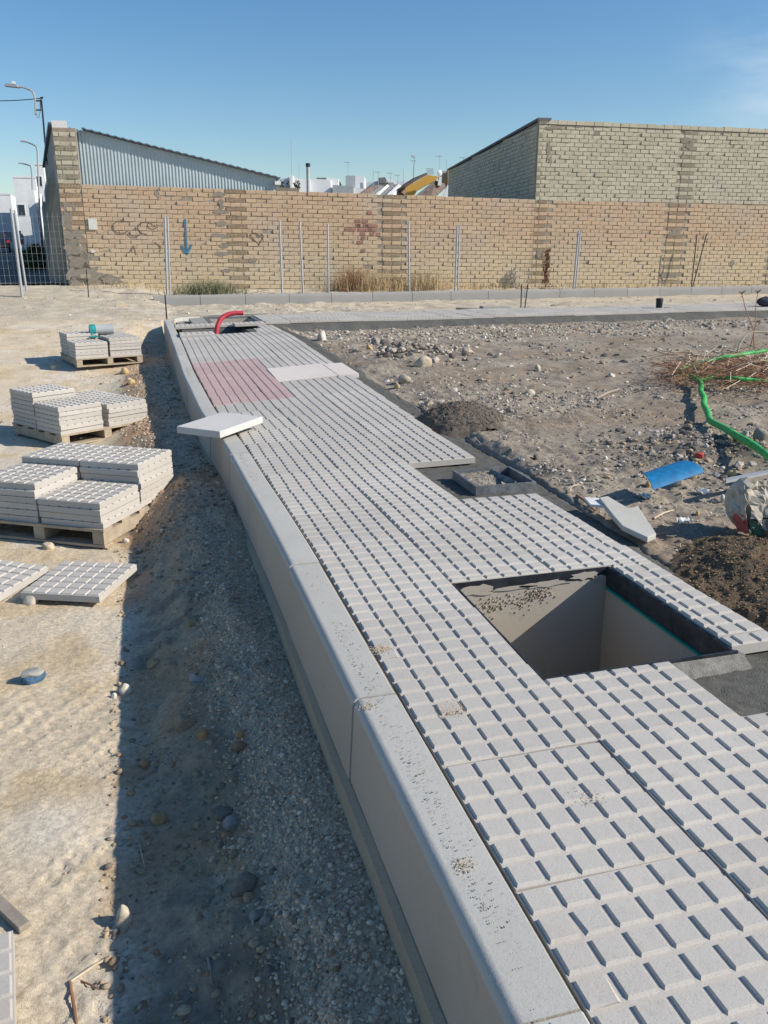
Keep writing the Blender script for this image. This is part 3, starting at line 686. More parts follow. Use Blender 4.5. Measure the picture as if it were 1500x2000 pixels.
x, y = scatter(5200, 1.75, 3.6, 2.1, 3.9, lambda x, y: np.exp(-(((x - 2.55)/.55)**2 + ((y - 2.9)/.5)**2))*(.4 + sstep(-.05, .12, fbm(x*3, y*3, 3, 49))), 1.0); n = len(x)
pebbles('rubble', x, y, ground_z(x, y), np.clip(RNG.lognormal(-4.75, .6, n), .003, .04), palette(n, [[.13, .12, .11], [.19, .175, .16], [.30, .275, .24], [.50, .47, .43], [.42, .33, .22], [.10, .095, .095]]), M_STONE, 'dark and pale rubble heaped around the blue shard', smooth=False)
x, y = scatter(420, 1.9, 3.7, 2.2, 3.9, lambda x, y: np.exp(-(((x - 2.75)/.55)**2 + ((y - 2.95)/.45)**2)), 1.0); n = len(x)
pebbles('rubble', x, y, ground_z(x, y) + .004, np.clip(RNG.lognormal(-3.75, .35, n), .014, .05), palette(n, [[.15, .14, .125], [.22, .20, .175], [.33, .30, .26], [.46, .42, .36], [.40, .31, .2]]), M_STONE, 'fist sized lumps of rubble above the blue shard', smooth=False)
x, y = scatter(1500, 1.6, 4.2, 6.6, 10.4, lambda x, y: np.exp(-(((x - 2.45)/.38)**2 + ((y - 8.3)/.75)**2)), 1.0); n = len(x)
pebbles('rubble', x, y, ground_z(x, y) + .01 + .06*np.exp(-(((x - 2.45)/.3)**2 + ((y - 8.3)/.6)**2)), np.clip(RNG.lognormal(-3.5, .5, n), .012, .085), palette(n, [[.20, .18, .16], [.30, .27, .23], [.44, .39, .32], [.52, .47, .39], [.15, .135, .12]]), M_STONE, 'heap of pale and dark rubble on the far lot near the pavement', smooth=False)
x, y = scatter(1700, 1.7, 13, 9.6, 12.2, lambda x, y: (y < path_y0(x) - .3)*(.4 + sstep(0, .15, fbm(x*.8, y*1.5, 3, 50))), 1.0); n = len(x)
pebbles('gravel', x, y, ground_z(x, y) + .004, np.clip(RNG.lognormal(-3.9, .45, n), .008, .06), palette(n, [[.46, .42, .35], [.38, .34, .28], [.54, .49, .42], [.27, .24, .2]]), M_STONE, 'pale stones spread below the front of the footpath', smooth=False)
# ------------------------------------------------------------------ individual rocks
def rock_mesh(seed, sx, sy, sz, mat, col, rough=.25):
    rr = np.random.default_rng(seed)
    bm = bmesh.new(); bmesh.ops.create_icosphere(bm, subdivisions=3, radius=1.0)
    V = np.array([v.co[:] for v in bm.verts]); Fc = np.array([[v.index for v in f.verts] for f in bm.faces]); bm.free()
    d = np.ones(len(V))
    for _ in range(9):              # planar facets
        nrm = rr.normal(size=3); nrm /= np.linalg.norm(nrm); lim = rr.uniform(.62, .92)
        pr = (V*d[:, None]) @ nrm; over = pr > lim; d[over] *= (lim/pr[over])*.9 + .1
    V = V*d[:, None]
    V += rough*.25*np.stack([fbm(V[:, 0]*2 + 3*k + seed, V[:, 1]*2 + V[:, 2]*1.7, 4, seed + k) for k in range(3)], -1)
    V *= np.array([sx, sy, sz])
    c = np.array(col)*(1 + .25*fbm(V[:, 0]*30, V[:, 1]*30 + V[:, 2]*20, 3, seed))[:, None]
    return np_mesh('rock', V, Fc, mat, True, c)
rocks = [  # px, py, ground guess, width m, height m, colour, label
    (240, 1782, -.43, .042, .07, (.50, .45, .36), 'pale upright stone at the edge of the kerb shadow'),
    (309, 1570, -.40, .048, .040, (.38, .27, .15), 'smooth orange pebble alone in the shaded soil'),
    (478, 1718, -.38, .075, .05, (.22, .19, .155), 'large dark grey stone half buried in shaded soil'),
    (450, 1608, -.39, .05, .035, (.27, .26, .25), 'flat bluish grey stone in the shaded soil'),
    (430, 1580, -.39, .065, .030, (.20, .17, .14), 'low dark rock just behind the bluish grey stone'),
    (243, 1338, -.43, .045, .045, (.58, .53, .44), 'knobbly cream stone on the shadow line beside a smaller one'),
    (222, 1350, -.44, .030, .024, (.60, .55, .45), 'small cream stone casting its shadow on the sand'),
    (232, 1322, -.43, .024, .022, (.47, .38, .27), 'tan pebble behind the pair of cream stones'),
    (297, 1285, -.42, .060, .030, (.40, .29, .17), 'long ochre stone lying in the shaded soil'),
    (397, 1437, -.38, .042, .034, (.40, .25, .13), 'rust coloured stone beside a slim tan one'),
    (280, 1470, -.41, .036, .026, (.36, .25, .15), 'small brown stone near the shadow line'),
    (360, 1410, -.39, .085, .05, (.30, .24, .17), 'broad tan lump of earth below the broken plastic cup'),
    (380, 1232, -.40, .09, .05, (.30, .245, .17), 'broad tan lump of earth above the ochre stone'),
    (380, 1155, -.41, .07, .04, (.28, .25, .21), 'grey rounded stone in the shade beyond the loose tile'),
    (470, 1430, -.35, .035, .03, (.42, .30, .14), 'yellow stone by the gravel bank with a pebble on it'),
    (468, 1450, -.35, .040, .03, (.30, .20, .13), 'reddish lump just under the yellow stone'),
    (500, 1770, -.36, .035, .03, (.31, .275, .235), 'rounded grey cobble at the foot of the gravel bank'),
    (518, 1790, -.355, .034, .03, (.30, .265, .225), 'second grey cobble nearer the gravel bank'),
    (60, 1172, -.46, .075, .075, (.60, .56, .48), 'pale angular rock leaning on the loose tile'),
    (95, 1080, -.5, .07, .05, (.50, .43, .33), 'sandy rock under the front of the nearest pallet'),
    (125, 1068, -.5, .06, .035, (.54, .44, .28), 'yellow broken stone in front of the nearest pallet'),
    (245, 1058, -.47, .05, .035, (.58, .54, .48), 'small white stone by the corner of the nearest pallet'),
    (105, 725, -.35, .09, .08, (.47, .40, .31), 'dark sided boulder on the bank before the far pallet'),
    (246, 742, -.42, .10, .09, (.50, .37, .19), 'orange stone at the shade edge below the far pallet'),
    (258, 770, -.46, .10, .07, (.55, .42, .22), 'yellow stone above the middle pallet'),
    (1355, 935 - 20, .03, .05, .045, (.52, .40, .22), 'tan block of stone behind the blue shard'),
    (1432, 912, .03, .055, .05, (.52, .39, .19), 'square yellow stone below the green hose'),
    (1268, 925, .03, .042, .04, (.48, .36, .20), 'ochre stone just left of the blue shard'),
    (1310, 910, .03, .075, .065, (.27, .25, .22), 'large grey lump in the rubble behind the blue shard'),
    (1325, 925, .03, .05, .05, (.36, .34, .31), 'pale grey stone in front of the large grey lump'),
    (1365, 982, .02, .022, .022, (.50, .37, .18), 'small yellow stone between the blue shard and the sack'),
    (1495, 950, .03, .055, .06, (.54, .43, .24), 'yellow rock behind the paper sack'),
    (1415, 952, .03, .028, .05, (.50, .49, .47), 'upright white stone left of the paper sack'),
    (1486, 860, .04, .09, .10, (.28, .26, .23), 'big grey boulder under the green hose'),
    (1455, 848, .04, .055, .06, (.40, .38, .35), 'pale stone beside the boulder under the hose'),
    (1035, 762, .02, .10, .06, (.46, .41, .33), 'flat pale rock alone on the lot'),
    (1050, 720, .0, .07, .08, (.47, .42, .34), 'small pale rock farther out on the lot'),
    (1048, 877, .03, .045, .035, (.17, .15, .125), 'dark stone beside the mortar strip'),
    (1110, 938, .02, .03, .028, (.19, .16, .13), 'dark brown stone above the metal box frame'),
    (825, 712, -.01, .19, .13, (.48, .42, .33), 'large pale boulder at the end of the rubble pile'),
    (790, 742, -.01, .12, .10, (.47, .41, .32), 'pale rounded rock before the boulder'),
    (775, 752, -.01, .07, .06, (.50, .39, .24), 'yellowish rock touching the rounded pale one'),
    (755, 672, -.03, .17, .13, (.27, .24, .21), 'dark rough lump in the middle of the rubble pile'),
    (735, 668, -.03, .14, .12, (.33, .29, .24), 'brown lump at the near side of the rubble pile'),
    (722, 682, -.03, .08, .07, (.50, .37, .18), 'yellow stone tucked under the rubble pile'),
    (785, 680, -.03, .15, .12, (.22, .20, .18), 'blackish lump at the right of the rubble pile'),
    (628, 665, -.05, .12, .16, (.58, .54, .48), 'white chalky rock beside the pavement edge'),
]
for i, (px, py, gz_, w_, h_, c_, lab) in enumerate(rocks):
    p = on_z(px, py, gz_); zz = float(ground_z(np.array(p[0]), np.array(p[1])))
    me = rock_mesh(100 + i, w_*.5*1.05, w_*.5*random.uniform(.75, 1.05), h_*.62, M_STONE, c_)
    o = ob('rock', me, loc=(p[0], p[1], zz + h_*.22)); o.rotation_euler = (random.uniform(-.2, .2), random.uniform(-.2, .2), random.uniform(0, 6.28))
    tag(o, lab, 'rock', 'loose rocks on the site')

# ------------------------------------------------------------------ heaps
def heap(name, cx, cy, rx, ry, h, mat, label, crater=None, seed=0, hz=0.0, n=70, rim=0.5):
    V, Fq = [], []
    g = np.linspace(-1.15, 1.15, n); A, B = np.meshgrid(g, g)
    rr = np.sqrt(A*A + B*B)*(1 + .5*fbm(A*1.6 + seed, B*1.6, 3, seed))
    Z = h*np.clip(1 - rr**1.6, -1.0, 1)
    if crater:
        ax, ay, ar, ad = crater; q = np.sqrt((A - ax)**2 + (B - ay)**2)/ar; Z = Z - ad*np.clip(1.15 - q, 0, 1)**.6
    Z = Z + h*.16*fbm(A*6, B*6, 3, seed + 5) + h*.22*fbm(A*17, B*17, 3, seed + 9)*(rr < 1.1)
    X, Y = cx + rx*A, cy + ry*B
    V = np.stack([X, Y, Z + hz], -1).reshape(-1, 3); idx = np.arange(n*n).reshape(n, n)
    q = np.stack([idx[:-1, :-1], idx[:-1, 1:], idx[1:, 1:], idx[1:, :-1]], -1).reshape(-1, 4)
    o = ob(name, np_mesh(name, V, q, mat, True)); return tag(o, label, 'heap'), (X, Y, Z + hz, rr)
o, (hx_, hy_, hz_, hr_) = heap('mortar_heap', 1.56, 4.32, .29, .38, .10, M_MORTAR_HEAP, 'dark heap of leftover mortar beside the bed edge', seed=3, hz=-.012)
o, (hx2, hy2, hz2, hr2) = heap('soil_heap', 1.66, 1.20, .42, .46, .095, M_HEAP, 'brown crumbly heap with a dark hollow by the cut tile strip', crater=(.02, -.02, .30, .16), seed=8, hz=-.035, n=110)
def crumbs_on(o, X, Y, Z, R, n, size, cols, nm):
    k = np.where((R.ravel() < 1.0))[0]; k = RNG.choice(k, n)
    j = RNG.normal(0, .003, (2, n))
    c = pebbles(nm, X.ravel()[k] + j[0], Y.ravel()[k] + j[1], Z.ravel()[k] + .001, RNG.uniform(*size, n), palette(n, cols), M_STONE, None, 'oct', o); c.pop('label', None)
crumbs_on(o, hx2, hy2, hz2, hr2, 3800, (.002, .008), [[.25, .18, .11], [.16, .115, .07], [.32, .23, .14], [.11, .085, .06]], 'crumbs')
crumbs_on(bpy.data.objects['mortar_heap'], hx_, hy_, hz_, hr_, 900, (.003, .012), [[.17, .145, .12], [.22, .19, .155], [.12, .10, .085]], 'crumbs')

# ------------------------------------------------------------------ open chamber in the pavement
ch = empty('utility_chamber', (.72, 1.07, 0), label='open square utility chamber with dark steel rim in the pavement', cat='utility chamber')
x0, x1, y0, y1 = -.305, .305, -.355, .36
def pc(nm, mat, *bbs, sm=False):
    b = MB()
    for lo, hi in bbs: b.bb(lo, hi)
    return b.build(nm, mat, ch)
pc('far_wall', M_CHAMBER, ((x0 - .06, y1, -1.1), (x1 + .06, y1 + .06, -.052)))
pc('side_wall', M_CHAMBER, ((x1, y0, -1.1), (x1 + .06, y1, -.088)))
pc('side_wall', M_CHAMBER, ((x0 - .06, y0, -1.1), (x0, y1, -.052)))
pc('near_wall', M_CHAMBER, ((x0 - .06, y0 - .06, -1.1), (x1 + .06, y0, -.052)))
pc('chamber_floor', M_MORTAR_DRY, ((x0 - .06, y0 - .06, -1.14), (x1 + .06, y1 + .06, -1.1)))
pc('rim', M_STEEL, ((x0 - .010, y0, -.0495), (x0 - .004, y1, -.008)), ((x0 - .010, y0 - .012, -.0495), (x1 + .004, y0 - .004, -.004)),
   ((x0 - .004, y1 - .002, -.0515), (x1, y1 + .006, -.010)), ((x1 - .004, y0 - .004, -.085), (x1 + .003, y1, -.010)))
b = MB().bb((x1 - .014, y0 + .012, -.094), (x1 - .0005, y1 - .012, -.086)); b.build('green_seal', M_GREENBAND, ch)
MB().prism([(.0, y0 - .013, -.012), (x1 + .02, y0 - .013, -.012), (x1 + .03, y0 - .055, -.05), (.10, y0 - .055, -.05)], (0, .0, -.03)).build('mortar_haunch', M_HAUNCH, ch)
MB().prism([(x1 + .004, y0 - .013, -.014), (x1 + .03, y0 - .013, -.018), (x1 + .02, y0 + .05, -.02), (x1 + .004, y0 + .05, -.014)], (0, .0, -.03)).build('mortar_haunch', M_HAUNCH, ch)
for i, (s_, z_, w_, h_) in enumerate(((-.22, -.045, .16, .05), (.05, -.05, .20, .03), (.20, -.035, .12, .035), (-.08, -.052, .18, .016), (.27, -.05, .06, .03))):
    rr = random.Random(i + 3); P_ = [(s_ + w_/2*math.cos(a)*rr.uniform(.6, 1.2), y1 - .0045, z_ + h_/2*math.sin(a)*rr.uniform(.5, 1.1)) for a in np.linspace(0, 2*math.pi, 18)[:-1]]
    MB().prism(P_, (0, .004, 0)).build('render_smear', M_CHAMBER, ch)
# mortar blobs on the far wall
k = 260; bxx = np.concatenate([RNG.normal(-.13, .07, 150), RNG.normal(.02, .028, 110)]); bzz = np.concatenate([-.115 + .02*RNG.normal(0, 1, 150), -.085 + .012*RNG.normal(0, 1, 110)])
mm = (bxx > x0 + .01) & (bxx < x1 - .01) & (bzz < -.056); bxx, bzz = bxx[mm], bzz[mm]
o = pebbles('mortar_blobs', bxx, np.full(len(bxx), y1 - .001), bzz, RNG.uniform(.0015, .0055, len(bxx)), palette(len(bxx), [[.40, .345, .27], [.32, .27, .21]]), M_STONE, None, 'ico', ch, flat=1); o.pop('label', None)
# second, far opening with only a rim showing
c2 = empty('utility_chamber', (.86, 13.12, 0), label='dark rectangular chamber opening beside the red conduit at the far corner', cat='utility chamber')
b = MB().bb((-.40, -.62, -.5), (-.34, .66, -.02)).bb((.34, -.62, -.5), (.40, .66, -.02)).bb((-.34, .60, -.5), (.34, .66, -.02)).bb((-.34, -.62, -.5), (.34, -.56, -.02)); b.build('chamber_wall', M_CHAMBER, c2)
b = MB().bb((-.42, -.64, -.018), (-.36, .68, .012)).bb((.36, -.64, -.018), (.42, .68, .012)).bb((-.36, .62, -.018), (.36, .68, .012)); b.build('rim', M_STEEL_DUST, c2)
MB().bb((-.40, -.62, -.55), (.4, .66, -.5)).build('chamber_floor', M_MORTAR_DRY, c2)

# small metal box frame standing in the mortar
bx = empty('valve_box', (1.125, 2.755, -.060), rz=.0, label='small square metal box frame half filled with mortar on the dark bed', cat='box frame')
W_, D_, H_ = .165, .17, .050
for nm, lo, hi in (('frame_side', (-W_, -D_, 0), (-W_ + .012, D_, H_)), ('frame_side', (W_ - .012, -D_, 0), (W_, D_, H_)), ('frame_side', (-W_ + .012, D_ - .012, 0), (W_ - .012, D_, H_)), ('frame_side', (-W_ + .012, -D_, 0), (W_ - .012, -D_ + .012, H_))):
    MB().bb(lo, hi).build(nm, M_STEEL_DUST, bx)
MB().box((.05, .0, .035), (.012, .26, .035), Euler((0, .5, .1)).to_matrix()).build('loose_bar', M_STEEL_DUST, bx)
n = 44; g = np.linspace(-.155, .155, n); A, B = np.meshgrid(g, g*.97)
Z = .034 - .034*sstep(.0, .1, A - .3*B) + .012*fbm(A*60, B*60, 3, 5) - .02*np.exp(-((A + .0)**2 + (B + .05)**2)/.003)
idx = np.arange(n*n).reshape(n, n); q = np.stack([idx[:-1, :-1], idx[:-1, 1:], idx[1:, 1:], idx[1:, :-1]], -1).reshape(-1, 4)
ob('mortar_fill', np_mesh('mortar_fill', np.stack([A, B, Z], -1).reshape(-1, 3), q, M_MORTAR_DRY, True), bx)
k = np.where((Z.ravel() > .020))[0]; k = RNG.choice(k, 420)
o = pebbles('crumbs', A.ravel()[k], B.ravel()[k], Z.ravel()[k] + .001, RNG.uniform(.002, .007, 420), palette(420, [[.40, .36, .30], [.28, .25, .2]]), M_STONE, None, 'oct', bx); o.pop('label', None)

# ------------------------------------------------------------------ pallets and stacked tiles
PAL_H = .105
ORD = ['topmost', 'second from the top', 'third from the top', 'fourth from the top', 'fifth from the top', 'sixth from the top', 'seventh from the top', 'eighth from the top']
def pallet(corner, rz, zg, w, d, label, front):
    """corner = front left ground corner; x along the front"""
    e = empty('pallet', (corner[0], corner[1], zg), rz, label, 'pallet', 'pallets on the sand')
    nb = 5
    for i in range(nb):
        yy = .045 + i*(d - .09)/(nb - 1)
        MB().bb((0, yy - .045, PAL_H - .016), (w, yy + .045, PAL_H)).build('deck_board', M_WOOD, e)
    for xx in (.04, w/2, w - .04):
        MB().bb((xx - .035, .003, .016), (xx + .035, d - .003, PAL_H - .018)).build('stringer', M_WOOD, e)
    for yy in (.04, d - .04):
        MB().bb((0, yy - .04, 0), (w, yy + .04, .014)).build('bottom_board', M_WOOD, e)
    return e
def stack(corner, rz, zg, x, y, n, where, pname, rot=None):
    c, s = math.cos(rz), math.sin(rz)
    for k in range(n):          # k = 0 at the bottom
        lx, ly = x + tr.gauss(0, .0035), y + tr.gauss(0, .0035)
        z = zg + PAL_H + (k + 1)*T_TH + .0005*k
        o = ob('paving_tile', TILES[(k + n) % 5])
        o.location = (corner[0] + c*lx - s*ly, corner[1] + s*lx + c*ly, z)
        o.rotation_euler = (0, 0, rz + rad(tr.gauss(0, .5)))
        nm = ORD[n - 1 - k] if k else 'bottom'
        tag(o, f'{nm} grey tile in the {where} stack on the {pname} pallet', 'paving tile', 'grey tiles stacked on pallets')
A1 = rad(-30.9); Z1 = -.465; c1 = (-1.598, 3.907)      # front left corner on the ground
pallet(c1, A1, Z1, .84, .84, 'wooden pallet nearest the camera under four stacks of tiles', None)
for x, y, n_, wh in ((.63, .21, 4, 'low front right'), (.22, .215, 6, 'front left'), (.625, .63, 7, 'tall back right'), (.215, .63, 7, 'tall back left')):
    stack(c1, A1, Z1, x, y, n_, wh, 'nearest')
A2 = rad(33.9); c2_ = (-1.307, 6.16); Z2 = -.467
pallet(c2_, A2, Z2, .88, .84, 'wooden pallet in the middle under three heights of tiles', None)
for x, y, n_, wh in ((.205, .205, 6, 'front left'), (.66, .215, 5, 'front right'), (.205, .62, 8, 'tallest back left'), (.65, .62, 5, 'low back right')):
    stack(c2_, A2, Z2, x, y, n_, wh, 'middle')
A3 = rad(17.1); c3 = (-1.408, 9.966); Z3 = -.287
pallet(c3, A3, Z3, .84, .86, 'wooden pallet farthest away with a concrete cylinder on its tiles', None)
for x, y, n_, wh in ((.205, .205, 5, 'front left'), (.63, .21, 6, 'front right'), (.205, .62, 7, 'back left'), (.625, .625, 6, 'back right')):
    stack(c3, A3, Z3, x, y, n_, wh, 'farthest')
def loose(corner, a, z, me, label, cx=-.2, cy=.2, tilt=(0, 0)):
    c, s = math.cos(a), math.sin(a); o = ob('paving_tile', me)
    o.location = (corner[0] + c*cx - s*cy, corner[1] + s*cx + c*cy, z); o.rotation_euler = (tilt[0], tilt[1], a)
    return tag(o, label, 'paving tile')
loose((-.872, 2.64), rad(-25), -.405, TILES[2], 'loose studded tile lying flat on the sand in front of the nearest pallet', tilt=(rad(1.2), rad(-1)))
loose((-1.14, 3.16), rad(-31), -.420, TILES[4], 'loose studded tile half out of frame behind the flat one', cx=-.2, cy=-.2, tilt=(rad(1), rad(2)))
loose((-.985, .62), rad(-82), -.405, TILES[1], 'grey tile edge at the lower left corner of the photo', cx=.2, cy=-.2)
b = MB().bb((-.165, -.255, -.045), (.165, .255, 0)); o = b.build('plain_slab', concrete('plain_slab', (.56, .555, .535), .02))
bev = o.modifiers.new('bevel', 'BEVEL'); bev.width = .004; bev.segments = 2
a = rad(-39.5); o.rotation_euler = (rad(.5), rad(1.0), a)
ex, ey = Vector((math.cos(a), math.sin(a), 0)), Vector((-math.sin(a), math.cos(a), 0))
o.location = Vector((-.166, 4.06, .040)) - ex*.165 + ey*.255
tag(o, 'plain smooth slab left lying across the kerb, overhanging its outer side', 'slab')

# concrete cylinder with teal twine on the far stacks
cy = empty('concrete_cylinder', (-1.10, 10.55, .0), rad(10), 'short grey concrete cylinder lying on the farthest tile stacks', 'cylinder')
zc = Z3 + PAL_H + 6*T_TH + .075
MB().tube([(-.15, 0, zc), (-.145, 0, zc), (.145, 0, zc), (.15, 0, zc)], [.058, .063, .063, .058], 20).build('cylinder_body', M_GREYW, cy, True)
tw = empty('twine', (-1.10, 10.55, 0), rad(10), 'teal twine wound round one end of the concrete cylinder', 'twine')
b = MB()
for k in range(9):
    xx = -.145 + k*.008; b.tube([(xx + .004*math.sin(t*2 + k), .066*math.cos(t), zc + .066*math.sin(t)) for t in np.linspace(0, 2*math.pi, 15)], .0045, 5, False)
pp = [(-.14, -.06, zc - .03)] + [(-.11 + .05*math.cos(t*1.7) + random.gauss(0, .01), -.09 + .03*math.sin(t*2.3), Z3 + PAL_H + 5*T_TH + .02 + .02*abs(math.sin(t))) for t in np.linspace(0, 9, 26)]
b.tube(pp, .005, 5); b.build('twine_coil', M_TEAL, tw, True)

# ------------------------------------------------------------------ red conduit
rc = empty('conduit', (0, 0, 0), label='red corrugated conduit bending out of the far opening', cat='pipe')
cp = [(.43, 11.33, -.12), (.445, 11.36, -.02), (.47, 11.38, .07), (.515, 11.41, .145), (.58, 11.44, .195), (.66, 11.455, .222), (.75, 11.46, .232), (.86, 11.46, .228)]
dense = resample(cp, .006); rr_ = [.034 + .0022*math.sin(i*1.57) for i in range(len(dense))]
MB().tube(dense, rr_, 14, False).build('pipe_wall', M_REDPL, rc, True)
MB().tube(dense[-30:], .026, 14, False).build('pipe_bore', simple('pipe_bore', (.22, .03, .04), .7), rc, True)

# ------------------------------------------------------------------ brick walls
WALL_A = math.atan(-.055)
BR_L, BR_H, CH = .243, .088, .1
def brick_mesh(seed):
    rr = random.Random(seed); j = lambda: rr.uniform(-.0035, .0035)
    b = MB(); x, z = BR_L/2, BR_H/2
    fr = [(-x + .004 + j(), 0, -z + .004 + j()), (x - .004 + j(), 0, -z + .004 + j()), (x - .004 + j(), 0, z - .004 + j()), (-x + .004 + j(), 0, z - .004 + j())]
    md = [(-x, .007, -z), (x, .007, -z), (x, .007, z), (-x, .007, z)]; bk = [(a, .07, c) for a, _, c in md]
    if seed % 3 == 2: k = rr.randrange(4); p = fr[k]; fr[k] = (p[0]*.9, .012, p[2]*.7)
    b.add(fr + md + bk, [(0, 1, 2, 3), (4, 5, 1, 0), (5, 6, 2, 1), (6, 7, 3, 2), (7, 4, 0, 3), (8, 9, 5, 4), (9, 10, 6, 5), (10, 11, 7, 6), (11, 8, 4, 7)])
    return b.mesh('brick', M_BRICK)
BRICKS = [brick_mesh(s) for s in range(6)]
BR_NP = [(np.array([v.co[:] for v in m.vertices]), np.array([list(p.vertices) for p in m.polygons])) for m in BRICKS]
def perforated_mesh():
    b = MB(); x, z = .225/2, BR_H/2; nx_, nz_ = 7, 3; fw, fh = 2*x/nx_, 2*z/nz_; ins = .0042
    for i in range(nx_):
        for k in range(nz_):
            a0, a1, c0, c1 = -x + i*fw, -x + (i + 1)*fw, -z + k*fh, -z + (k + 1)*fh
            O = [(a0, 0, c0), (a1, 0, c0), (a1, 0, c1), (a0, 0, c1)]; I = [(a0 + ins, 0, c0 + ins), (a1 - ins, 0, c0 + ins), (a1 - ins, 0, c1 - ins), (a0 + ins, 0, c1 - ins)]
            Dp = [(p[0], .05, p[2]) for p in I]
            b.add(O + I + Dp, [(0, 1, 5, 4), (1, 2, 6, 5), (2, 3, 7, 6), (3, 0, 4, 7), (4, 5, 9, 8), (5, 6, 10, 9), (6, 7, 11, 10), (7, 4, 8, 11), (8, 9, 10, 11)])
    b.add([(-x, 0, -z), (x, 0, -z), (x, 0, z), (-x, 0, z), (-x, .07, -z), (x, .07, -z), (x, .07, z), (-x, .07, z)], [(0, 1, 5, 4), (1, 2, 6, 5), (2, 3, 7, 6), (3, 0, 4, 7)])
    return b.mesh('perforated_brick', M_BRICK)
PERF = perforated_mesh()
def to_world(root, s, z):
    c, sn = math.cos(WALL_A), math.sin(WALL_A); return (root[0] + c*s, root[1] + sn*s, z)
def lay_bricks(parent, cells, root, limit, M0=None):
    """cells: (s, z, length factor); the `limit` nearest the camera become bricks of their own, the rest one mesh"""
    d = [np.linalg.norm(np.array(to_world(root, s, z)) - CAM) for s, z, f in cells]
    order = np.argsort(d); own = set(order[:limit].tolist()); Vs, Fs, base = [], [], 0
    for i, (s, z, f) in enumerate(cells):
        k = random.randrange(6); jy = random.gauss(0, .004) - (.01 if random.random() < .03 else 0); rz_ = random.gauss(0, .008); ry_ = random.gauss(0, .006)
        M = Matrix.Translation((s, jy, z)) @ Euler((0, ry_, rz_)).to_matrix().to_4x4() @ Matrix.Diagonal((f, 1, 1, 1))
        if M0 is not None: M = M0 @ M
        if i in own: ob('brick', BRICKS[k], parent, M)
        else:
            V, Fq = BR_NP[k]; A_ = np.array(M); Vs.append(V @ A_[:3, :3].T + A_[:3, 3]); Fs.append(Fq + base); base += len(V)
    if Vs:
        o = ob('brickwork', np_mesh('brickwork', np.concatenate(Vs), np.concatenate(Fs), M_BRICK), parent); tag(o, kind='stuff')
def courses(s0, s1, ztop, zbot, tilt, pillars, offs=0.0, pil_every=2, skip=None):
    cells, perf = [], []
    ncs = int(round((ztop - zbot)/CH))
    for c in range(ncs):
        zc = ztop - CH*(c + .5); s = s0 - ((c % 2)*.125 + offs)
        while s < s1 - .02:
            a, b_ = max(s, s0), min(s + .25, s1); s += .25
            mid = (a + b_)/2
            if c % pil_every == 0 and any(p0 - .06 < mid < p1 + .06 for p0, p1 in pillars): continue
            if b_ - a < .06: continue
            if skip and skip(mid, zc): continue
            cells.append((mid, zc + tilt*(mid - s0) + random.gauss(0, .0025), (b_ - a - .011)/BR_L))
        if c % pil_every == 0:
            for p0, p1 in pillars:
                if not (s0 - .2 <= p0 and p1 <= s1 + .3): continue
                w_ = (p1 - p0)
                for q_ in (.25, .75):
                    sc_ = p0 + w_*q_ + random.gauss(0, .012) + .02*math.sin(c*1.7)
                    if skip and skip(sc_, zc): continue
                    perf.append((sc_, zc + tilt*(sc_ - s0)))
    return cells, perf
ROOT = (-2.18, 20.61)
wall = empty('brick_wall', (ROOT[0], ROOT[1], 0), WALL_A, 'long weathered low wall of buff and orange bricks beside the street', 'wall')
S1 = 11.70
pillars = [(3.78, 4.22), (7.66, 8.12)]
plaster = lambda s, z: (z < 1.25 and s < .55 + .5*float(fbm(np.array(z*3), np.array(2.), 3, 5))) or (z < .75 and s < 1.0 and z < .55 + .4*float(fbm(np.array(s*4), np.array(1.), 3, 6)))
cells, perf = courses(.50, S1, 2.56, .05, -.0178, pillars, skip=plaster)
cc, pf_ = courses(.0, .49, 3.76, 2.56, 0, [(.0, .46)], pil_every=2); cells += cc
perf += [p for p in pf_ if p[1] < 3.4]
cc, pf_ = courses(.0, .49, 2.56, .05, 0, [(.03, .48)], skip=plaster); cells += cc; perf += pf_
lay_bricks(wall, cells, ROOT, 300)
for s, z in perf:
    ob('perforated_brick', PERF, wall, Matrix.Translation((s, random.gauss(-.001, .003), z)) @ Euler((0, random.gauss(0, .012), 0)).to_matrix().to_4x4())
MB().prism([(.0, .012, -.3), (S1, .012, -.3), (S1, .012, 2.545 - .0178*(S1 - .5)), (.5, .012, 2.545), (.5, .012, 3.74), (0, .012, 3.74)], (0, .11, 0)).build('wall_core', M_JOINT, wall)
def patch(parent, s, z, w, h, mat, t=.004, y=-.001, seed=0, nm='mortar_patch', n=16, jit=.35):
    rr = random.Random(seed); P = []
    for a in np.linspace(0, 2*math.pi, n + 1)[:-1]:
        r_ = 1 + rr.uniform(-jit, jit); P.append((s + w/2*math.cos(a)*r_, y - t, z + h/2*math.sin(a)*r_))
    return MB().prism(P, (0, t + .01, 0)).build(nm, mat, parent)
M_PATCH = simple('wall_patch', (.29, .255, .205), .95, var=.2, scale=14, bs=.5, bd=.01)
for i, (s, z, w_, h_) in enumerate([(3.62, 2.38, .30, .12), (3.66, 2.15, .12, .28), (3.62, 1.98, .34, .1), (3.64, 1.72, .3, .12), (3.6, 1.42, .38, .16), (3.68, 1.2, .2, .12), (3.62, 1.02, .36, .1), (3.7, .62, .3, .1), (4.36, .85, .2, .16), (2.2, 2.35, .1, .2),
                                     (.18, 2.05, .3, .2), (.12, 1.75, .24, .5), (.22, 1.45, .40, .24), (.16, 1.15, .36, .45), (.30, .85, .5, .4), (.42, .55, .75, .45), (.95, .42, .5, .2), (.2, .35, .45, .3)]):
    patch(wall, s, z, w_, h_, M_PATCH if i % 3 else M_MORTAR_DRY, seed=i)
